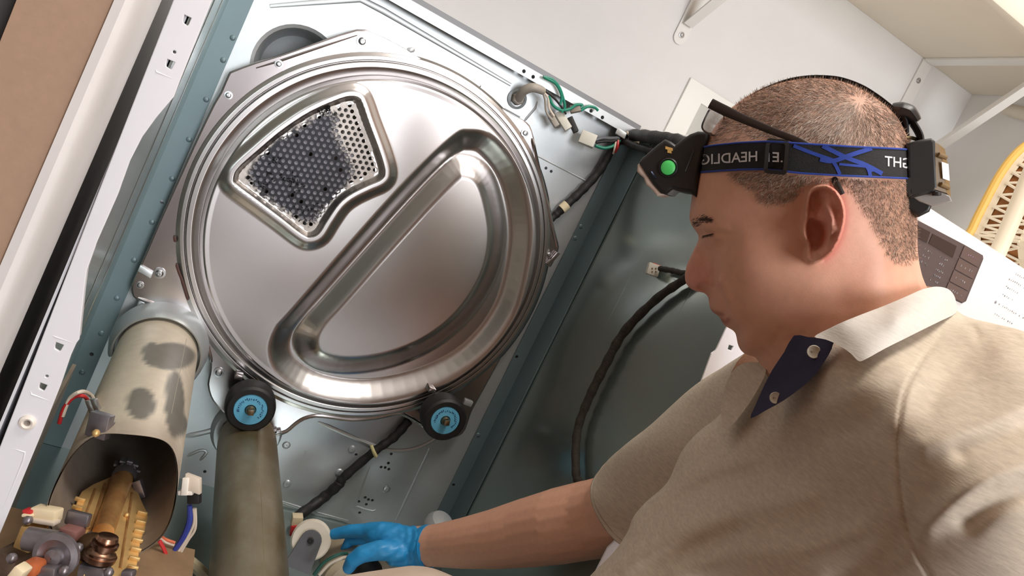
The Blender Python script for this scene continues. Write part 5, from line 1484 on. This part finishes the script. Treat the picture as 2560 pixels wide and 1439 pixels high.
# collar stand around the neck (inside)
ring = []
for (u, v, o_) in ((2040, 850, .05), (2120, 815, .066), (2210, 780, .066), (2300, 742, .05), (2345, 735, .0)):
    ring.append(on_head(u, v, o_))
mir = [Vector(p) for p in mirror_head(np.array([tuple(p) for p in ring[:-1]]))][::-1]
pth = ring + mir
vs = []; up_ = Vector((-EV) * .95 + EU * .3).normalized()
Pq, _ = smoothpath(pth, [1] * len(pth), 6)
vs = [p + up_ * .004 for p in Pq] + [p - up_ * .035 for p in Pq]; n = len(Pq)
add('collar_stand', vs, [(i, i + 1, n + i + 1, n + i) for i in range(n - 1)], m_collar, pm)
# folded shoulder cloth at the back of the collar (hood of fabric)
# ---- trousers: raised knee in the foreground
gk = G()
caps(gk, [(atD(900, 1602, .70), .0585), (atD(1030, 1604, .69), .0645), (atD(1480, 1860, .66), .078), (atD(1950, 1990, .64), .10)], 28)
gk.ball(atD(850, 1602, .705), .054, 20)
kv, kf = remesh('k', gk, .006, 4, .5)
m_pants = M('cream_trousers', (226, 204, 186), rough=.85, noise=(30, .04), bump=(500, .2, .001))
add('trousers', kv, kf, m_pants, pm, angle=180)

# ---- gloved hand: palm and five fingers
gg = G(); hdp = 1.19
def h(u, v, d, q_): return (atD(u, v, d), q_ * d / F)
caps(gg, [h(1062, 1365, 1.175, 49), h(1040, 1362, 1.18, 45), h(1010, 1358, 1.185, 44), h(975, 1345, 1.19, 40), h(945, 1338, 1.195, 33)], 20)
caps(gg, [h(1040, 1385, 1.175, 28), h(990, 1388, 1.17, 27)], 16)
caps(gg, [h(952, 1324, 1.190, 22), h(915, 1326, 1.20, 19), h(875, 1327, 1.205, 17), h(836, 1334, 1.21, 14)], 14)           # index
caps(gg, [h(948, 1338, 1.200, 21), h(905, 1346, 1.215, 15), h(874, 1350, 1.225, 13), h(859, 1376, 1.225, 10)], 14)          # middle
caps(gg, [h(950, 1350, 1.215, 20), h(918, 1360, 1.245, 14), h(895, 1372, 1.255, 12), h(893, 1392, 1.25, 10)], 14)           # ring
caps(gg, [h(965, 1362, 1.225, 19), h(935, 1380, 1.262, 12), h(918, 1392, 1.268, 10), h(915, 1404, 1.262, 9)], 14)           # little
caps(gg, [h(1000, 1378, 1.165, 28), h(950, 1374, 1.150, 25), h(905, 1384, 1.145, 22), h(882, 1400, 1.145, 19), h(872, 1418, 1.15, 16)], 16)  # thumb
gv, gf = remesh('glove', gg, .0022, 3, .5)
# wrinkles in the thin nitrile
gu = (gv - CAM) @ RM.T; uu = CX + F * gu[:, 0] / gu[:, 2]; vv = CY + F * gu[:, 1] / gu[:, 2]
ctrh = np.array(atD(1000, 1360, 1.2)); dirv = gv - ctrh; dirv /= np.linalg.norm(dirv, axis=1)[:, None]
wr = .0011 * np.sin(uu * .33 + 2.2 * np.sin(vv * .06)) * sstep(985, 1040, uu) + .0006 * np.sin(uu * .16 + vv * .22) * sstep(870, 930, uu)
gv = gv + dirv * wr[:, None]
m_glove = M('blue_nitrile', (44, 150, 214), rough=.42, noise=(60, .12), bump=(160, .35, .0015), spec=.5)
gl = add('glove', gv, gf, m_glove, pm, angle=180)
tag(gl, 'bright blue nitrile glove')
a_ = [atD(1064, 1365, 1.177), atD(1072, 1365, 1.174)]; t_ = (a_[1] - a_[0]).normalized()
g = G(); g.lathe([(.0300, -.004), (.0315, .0), (.0310, .006), (.0316, .0085), (.0300, .0085), (.0296, 0)], a_[0], t_, 32); g.make('glove_cuff', m_glove, pm)

# ================================================================== headlamp worn on the head
def hw(u, v): return float(head_w(np.array([float(u)]), np.array([float(v)]))[0])
m_blk = M('lamp_black_plastic', (30, 29, 29), rough=.42, noise=(80, .12))
m_web2 = M('elastic_black', (28, 27, 29), rough=.85, noise=(260, .25), bump=(900, .4, .001))
m_ebl = M('elastic_blue', (36, 62, 148), rough=.8, noise=(200, .15))
m_let = M('print_silver', (206, 206, 208), rough=.6)
hl = thing('headlamp', Vector(on_head(2000, 400, 0.0)), 'black headlamp with blue edged elastic strap, green button and rear battery box', 'headlamp')
tu = [1728, 1745, 1775, 1800, 1850, 1910, 1960, 2000, 2050, 2100, 2150, 2200, 2240, 2270, 2284]
tv = [374, 369, 363, 360, 355, 352, 354, 357, 360, 363, 366, 368, 370, 372, 373]
bv = [433, 432, 430, 428, 425, 424, 429, 434, 437, 440, 442, 444, 446, 447, 448]
def band_pt(u, t, off):
    """t = 0 top edge, 1 bottom edge of the strap"""
    u = np.asarray(u, float); v = np.interp(u, tu, tv) * (1 - t) + np.interp(u, tu, bv) * t
    vm = np.interp(u, tu, tv) * .5 + np.interp(u, tu, bv) * .5
    w = head_w(u, vm) * (1 - .0) * .75 + head_w(u, v) * .25
    w = np.maximum(w, head_w(u, v)) * .5 + w * .5
    return on_head(u, v, w + off)
us_ = np.concatenate([np.linspace(1728, 1790, 14), np.linspace(1795, 2230, 60), np.linspace(2235, 2284, 14)])
rows = []
for t in np.linspace(0, 1, 6): rows.append(np.stack([*band_pt(us_, t, .0030)]))
rows = np.array(rows); n = len(us_); k = len(rows)
inn = np.array([np.stack([*band_pt(us_, t, .0012)]) for t in np.linspace(0, 1, 6)])
def band_mesh(A, B):
    vs = list(A.reshape(-1, 3)) + list(B.reshape(-1, 3)); N = k * n; fs = []
    for i in range(k - 1):
        for j in range(n - 1):
            fs.append((i * n + j, i * n + j + 1, (i + 1) * n + j + 1, (i + 1) * n + j)); fs.append((N + i * n + j + 1, N + i * n + j, N + (i + 1) * n + j, N + (i + 1) * n + j + 1))
    for j in range(n - 1):
        fs.append((j, j + 1, N + j + 1, N + j)); m = (k - 1) * n; fs.append((m + j + 1, m + j, N + m + j, N + m + j + 1))
    return vs, fs
vs, fs = band_mesh(rows, inn); sb = add('side_strap', vs, fs, m_web2, hl, angle=60)
vs, fs = band_mesh(mirror_head(rows), mirror_head(inn)); sbf = add('side_strap', vs, fs, m_web2, hl, angle=60)
for t in (.02, .98):
    for mi in (0, 1):
        Q = np.stack([*band_pt(us_, t, .0031)])
        if mi: Q = mirror_head(Q)
        G().tube([Vector(p) for p in Q], .0007, 6).make('blue_edge', m_ebl, sbf if mi else sb)
def strap_xy(u, v, off=.0036):
    t = (v - np.interp(u, tu, tv)) / (np.interp(u, tu, bv) - np.interp(u, tu, tv)); return band_pt(u, np.clip(t, 0, 1), off)
# blue printed strokes
for pts, wd in (([(1984, 364), (2030, 382), (2082, 400)], 9), ([(2056, 364), (2115, 393), (2162, 411), (2206, 434)], 11), ([(2180, 370), (2130, 386), (2082, 402), (2050, 398)], 11), ([(2082, 402), (2092, 418), (2100, 436)], 9), ([(2098, 410), (2164, 416)], 6), ([(2164, 412), (2172, 424), (2176, 440)], 9), ([(2176, 428), (2192, 425), (2204, 436)], 5)):
    q_ = smooth2(pts, 6); uv = np.array(q_); tg = np.gradient(uv, axis=0); tg /= np.linalg.norm(tg, axis=1)[:, None]; nr_ = np.stack([-tg[:, 1], tg[:, 0]], -1)
    L_ = uv + nr_ * wd / 2; R2 = uv - nr_ * wd / 2
    L_[:, 1] = np.clip(L_[:, 1], np.interp(L_[:, 0], tu, tv) + 1, np.interp(L_[:, 0], tu, bv) - 1); R2[:, 1] = np.clip(R2[:, 1], np.interp(R2[:, 0], tu, tv) + 1, np.interp(R2[:, 0], tu, bv) - 1)
    A = [Vector(p) for p in strap_xy(L_[:, 0], L_[:, 1])]; B = [Vector(p) for p in strap_xy(R2[:, 0], R2[:, 1])]; m = len(A)
    add('blue_print', A + B, [(i, i + 1, m + i + 1, m + i) for i in range(m - 1)], m_ebl, sb)
# lettering (mirrored, as in the picture)
def strap_text(body, u_right, u_left, v_r, v_l, hpx, name):
    V, Fx = text_mesh(body, 1.0, .012)
    x0, x1 = V[:, 0].min(), V[:, 0].max(); y1 = V[:, 1].max()
    s = (V[:, 0] - x0) / (x1 - x0); u = u_right + (u_left - u_right) * s
    v = v_r + (v_l - v_r) * s - V[:, 1] / y1 * hpx
    add(name, [Vector(p) for p in strap_xy(u, v, .0037)], Fx, m_let, sb, smooth=False)
strap_text('HEADLIGH', 1893, 1726, 402, 413, 25, 'lettering')
strap_text('.E', 1957, 1931, 405, 404, 24, 'lettering')
strap_text('I', 1924, 1921, 404, 404, 22, 'lettering')
strap_text('GHT', 2278, 2212, 421, 414, 25, 'lettering')
# slider buckle
bk_o = []; bk_i = []
def rrect(u0, u1, v0, v1, q_, nn=5):
    out = []
    for (cx, cy, a0_) in ((u1 - q_, v0 + q_, -90), (u1 - q_, v1 - q_, 0), (u0 + q_, v1 - q_, 90), (u0 + q_, v0 + q_, 180)):
        for j in range(nn + 1):
            a = math.radians(a0_ + 90 * j / nn); out.append((cx + q_ * math.cos(a), cy + q_ * math.sin(a)))
    return out
def tilt(pts, c, ang):
    a = math.radians(ang); return [(c[0] + (u - c[0]) * math.cos(a) - (v - c[1]) * math.sin(a), c[1] + (u - c[0]) * math.sin(a) + (v - c[1]) * math.cos(a)) for u, v in pts]
ro = tilt(rrect(1912, 1971, 347, 435, 10), (1940, 390), 5); ri = tilt(rrect(1922, 1961, 358, 425, 6), (1940, 390), 5)
def bpt(u, v, off): return on_head(u, v, hw(u, min(max(v, 354), 428)) + off)
A = [bpt(u, v, .0072) for u, v in ro]; B = [bpt(u, v, .0072) for u, v in ri]; A2 = [bpt(u, v, .0038) for u, v in ro]; B2 = [bpt(u, v, .0038) for u, v in ri]; m = len(A)
add('slider_buckle', A + B + A2 + B2, [(i, (i + 1) % m, m + (i + 1) % m, m + i) for i in range(m)] + [(i, (i + 1) % m, 2 * m + (i + 1) % m, 2 * m + i) for i in range(m)] + [(m + i, m + (i + 1) % m, 3 * m + (i + 1) % m, 3 * m + i) for i in range(m)] + [(2 * m + i, 2 * m + (i + 1) % m, 3 * m + (i + 1) % m, 3 * m + i) for i in range(m)], m_blk, hl, angle=40)
# strap over the crown
cr = [(1772, 352), (1799, 312), (1834, 276), (1878, 241), (1924, 217), (1975, 199.5), (2029, 192), (2085, 194), (2123, 203), (2161, 219), (2198, 242.5), (2228, 266), (2250, 285)]
cs = np.array(smooth2(cr, 6)); vs = []; n = len(cs)
c0 = cs.mean(0); 
for (hw_, oo) in ((-.007, 0), (.007, 0), (.010, 1), (-.010, 1)):
    sh_ = cs + (np.array([2040, 420]) - cs) * (.012 * oo)
    vs += [Vector(p) for p in on_head(sh_[:, 0], sh_[:, 1], np.full(n, 0.0)) + HN * hw_]
fs = []
for a, b in ((0, 1), (1, 2), (2, 3), (3, 0)):
    fs += [(a * n + i, a * n + i + 1, b * n + i + 1, b * n + i) for i in range(n - 1)]
add('crown_strap', vs, fs, m_web2, hl, angle=40)
# lamp housing: prism symmetric about the face plane
def hprism(name, pts, half, mat, parent, bev=.0015, shift=0.0):
    """outline given as seen on the near face"""
    P = [on_head(u, v, half + shift) for u, v in pts]
    o = P[0]; ex_ = EU - Vector(HN) * EU.dot(Vector(HN)); ex_.normalize(); ey_ = Vector(HN).cross(ex_)
    q2 = [((p - o).dot(ex_), (p - o).dot(ey_)) for p in P]
    vs, fs = fill2d(q2, [], half * 2, bev, 2)
    return add(name, [o + ex_ * v.x + ey_ * v.y + Vector(HN) * (v.z - half) for v in vs], fs, mat, parent, angle=40)
lamp_px = [(1662, 358), (1672, 362), (1686, 375), (1708, 356), (1728, 343), (1745, 337), (1762, 338), (1752, 372), (1743, 410), (1736, 445), (1733, 476), (1727, 472), (1700, 468), (1682, 463), (1672, 468), (1664, 475), (1656, 474), (1640, 456), (1622, 430), (1607, 406), (1612, 399), (1630, 384), (1648, 368)]
hs = hprism('lamp_housing', lamp_px, .0215, m_blk, hl, .003)
lens_px = [(1609, 407), (1622, 430), (1640, 456), (1657, 474), (1652, 480), (1644, 482), (1638, 474), (1628, 464), (1620, 458), (1614, 440), (1604, 432), (1598, 426), (1599, 414)]
hprism('lens_bezel', lens_px, .0185, M('lens_cream', (206, 184, 170), rough=.35, noise=(60, .05)), hl, .002)
c = on_head(1671, 419, .0217); G().lathe([(.0075, -.001), (.0075, .0016), (.0066, .0024), (.0060, .0014)], c, HN, 28).make('button_ring', m_blk, hs)
G().lathe([(.0059, .0), (.0057, .0020), (.0045, .0029), (.0022, .0033), (.0001, .0034)], c, HN, 28).make('green_button', M('green_rubber', (86, 222, 112), rough=.4, noise=(150, .06)), hs)
for a, b in (((1664, 369), (1682, 374)), ((1669, 378), (1679, 380))):
    p, q_ = on_head(*a, .0215), on_head(*b, .0215); G().box((p + q_) / 2 + Vector(HN) * .0004, (q_ - p) / 2, EV * .0011, Vector(HN) * .0006).make('vent_slot', M('vent_amber', (222, 178, 104), rough=.4), hs)
p, q_ = on_head(1735, 375, .0217), on_head(1713, 428, .0217); G().tube([p, q_], .0006, 6).make('panel_seam', m_blk, hs)
p, q_ = on_head(1627, 430, .0216), on_head(1640, 446, .0216); G().tube([p, q_], .0012, 8).make('edge_screw', M('dark_steel', (70, 80, 100), 1, .3), hs)
# rear battery box
bb_ = hprism('battery_box', [(2276, 362), (2300, 356), (2326, 352), (2331, 356), (2337, 468), (2333, 474), (2281, 487), (2277, 480)], .034, M('box_black', (38, 36, 35), rough=.5, noise=(120, .08)), hl, .002)
near_a = [(2329, 352), (2336, 472)]; 
sec0 = [(2329, 353), (2334, 412), (2337, 473)]; sec1 = [(2347, 360), (2356, 414), (2366, 482)]; sec2 = [(2362, 372), (2371, 418), (2377, 492)]
secs = [(sec0, .034), (sec1, .0315), (sec2, .026), (sec2, -.026), (sec1, -.0315), (sec0, -.034)]
vs = []
for sc_, hf in secs: vs += [on_head(u, v, hf) for u, v in sc_]
fs = [];
for i in range(5):
    for j in range(2): fs.append((i * 3 + j, i * 3 + j + 1, (i + 1) * 3 + j + 1, (i + 1) * 3 + j))
fs += [tuple(i * 3 for i in range(6)), tuple(i * 3 + 2 for i in range(5, -1, -1)), (0, 1, 16, 15), (1, 2, 17, 16)]
br = add('battery_cover', vs, fs, M('cover_brown', (124, 100, 66), rough=.4, noise=(60, .08)), hl, angle=25)
lab = [(2354, 404), (2371, 410), (2374, 452), (2357, 446)]
def cov(u, v, off=0):
    t = min(max((u - 2334 - (v - 412) * .04) / 40, 0), 1); return on_head(u, v, .034 - .003 * t - .004 * max(t - .5, 0) + .0012 + off)
A = [cov(u, v) for u, v in lab]; G().prism(A, Vector(HN) * .0004).make('white_label', M('label_white', (244, 242, 242), rough=.4), br, smooth=False)
for a, b in (((2346, 386), (2366, 394)), ((2352, 460), (2372, 470))):
    G().tube([cov(*a), cov(*b)], .0016, 8).make('grip_groove', MATS['cover_brown'], br)
hprism('box_base', [(2281, 487), (2334, 474), (2372, 492), (2376, 502), (2330, 511), (2300, 500)], .031, M('base_grey', (150, 146, 142), rough=.45), hl, .001)
G().lathe([(.0028, -.001), (.0028, .0012), (.0017, .0012), (.0016, -.0008)], on_head(2342, 484, .0345), EV, 12).make('charge_port', MATS['box_black'], bb_)
# rear cradle pad and straps
hprism('rear_cradle', [(2218, 447), (2258, 447), (2268, 470), (2282, 490), (2322, 514), (2318, 524), (2300, 533), (2286, 524), (2262, 510), (2236, 496), (2222, 476)], .030, m_blk, hl, .002)
hprism('cradle_arm', [(2262, 446), (2276, 446), (2280, 486), (2274, 488), (2266, 470)], .034, M('arm_dark', (50, 48, 46), rough=.4), hl, .001)
g = G(); g.tube([on_head(2228, 272, .0), on_head(2248, 276, .0), on_head(2270, 284, .0), on_head(2290, 306, .0)], [.004, .006, .006, .004], 12, res=4, flat=2.4, up=HN); g.make('crown_buckle', m_blk, hl)
for pts, mt_ in (([(2254, 288), (2262, 310), (2264, 335), (2266, 350)], m_web2), ([(2276, 300), (2290, 320), (2300, 340), (2302, 356)], m_web2)):
    g = G(); g.tube([on_head(u, v, 0.0) for u, v in pts], .0022, 10, res=4, flat=4.5, up=HN); g.make('rear_strap', mt_, hl)
g = G(); g.tube([on_head(2225, 366, .03), on_head(2248, 350, .02), on_head(2275, 344, .01), on_head(2300, 352, .0)], .0014, 8, res=5); g.make('wire_loop', M('brass_wire', (196, 176, 132), 1, .25), hl)

# ================================================================== eyeglasses pushed up on the forehead
m_fr = M('frame_brown_black', (40, 30, 26), rough=.3, noise=(60, .2))
eg = thing('eyeglasses', Vector(on_head(1790, 270, 0.0)), 'dark thin eyeglasses pushed up above the headlamp strap', 'eyeglasses')
for mi in (1, -1):
    pts = [(1776, 258, .068, .0036), (1812, 276, .069, .0036), (1860, 298, .071, .0030), (1940, 331, .0745, .0024), (2006, 356, .0780, .0020), (2050, 384, .0770, .0017), (2078, 432, .0770, .0020), (2090, 458, .0800, .0022), (2105, 486, .0800, .0020)]
    P = [on_head(u, v, o_) for u, v, o_, _ in pts]
    if mi < 0: P = [Vector(p) for p in mirror_head(np.array([tuple(p) for p in P]))]
    G().tube(P, [q_ for *_, q_ in pts], 8, res=4, flat=.35, up=HN).make('temple_arm', m_fr, eg)
    T = np.array(on_head(1777, 264, .066)); B = np.array(on_head(1750, 322, .066)); dn = B - T
    inw = -HN * .050 + np.array(EU) * .006
    loop = []
    for (a, b) in ((.0, .0), (.12, -.02), (1, -.02), (1.08, .1), (1.08, .85), (.98, 1.0), (.1, 1.0), (0, .9)):
        pass
    for j in range(24):
        th_ = 2 * math.pi * j / 24; cx_, sx_ = math.cos(th_), math.sin(th_)
        e_ = 4.0
        a = .5 + .5 * math.copysign(abs(cx_) ** (2 / e_), cx_); b = .5 + .5 * math.copysign(abs(sx_) ** (2 / e_), sx_)
        loop.append(T + dn * b + inw * a)
    loop = np.array(loop)
    if mi < 0: loop = mirror_head(loop)
    Lp = [Vector(p) for p in loop]
    G().tube(Lp + [Lp[0]], .00065, 6, False).make('rim', m_fr, eg)
    nv = (Lp[6] - Lp[0]).cross(Lp[12] - Lp[0]).normalized()
    G().prism([p - nv * .0005 for p in Lp], nv * .001).make('lens', M('lens_glass', (244, 246, 248), rough=.03, trans=1.0), eg)
ba = np.array(on_head(1770, 284, .066)) + (-HN * .050 + np.array(EU) * .006)
G().tube([Vector(ba), Vector((ba + mirror_head(ba)) / 2) - EU * .003, Vector(mirror_head(ba))], .0011, 8, res=4).make('bridge', m_fr, eg)
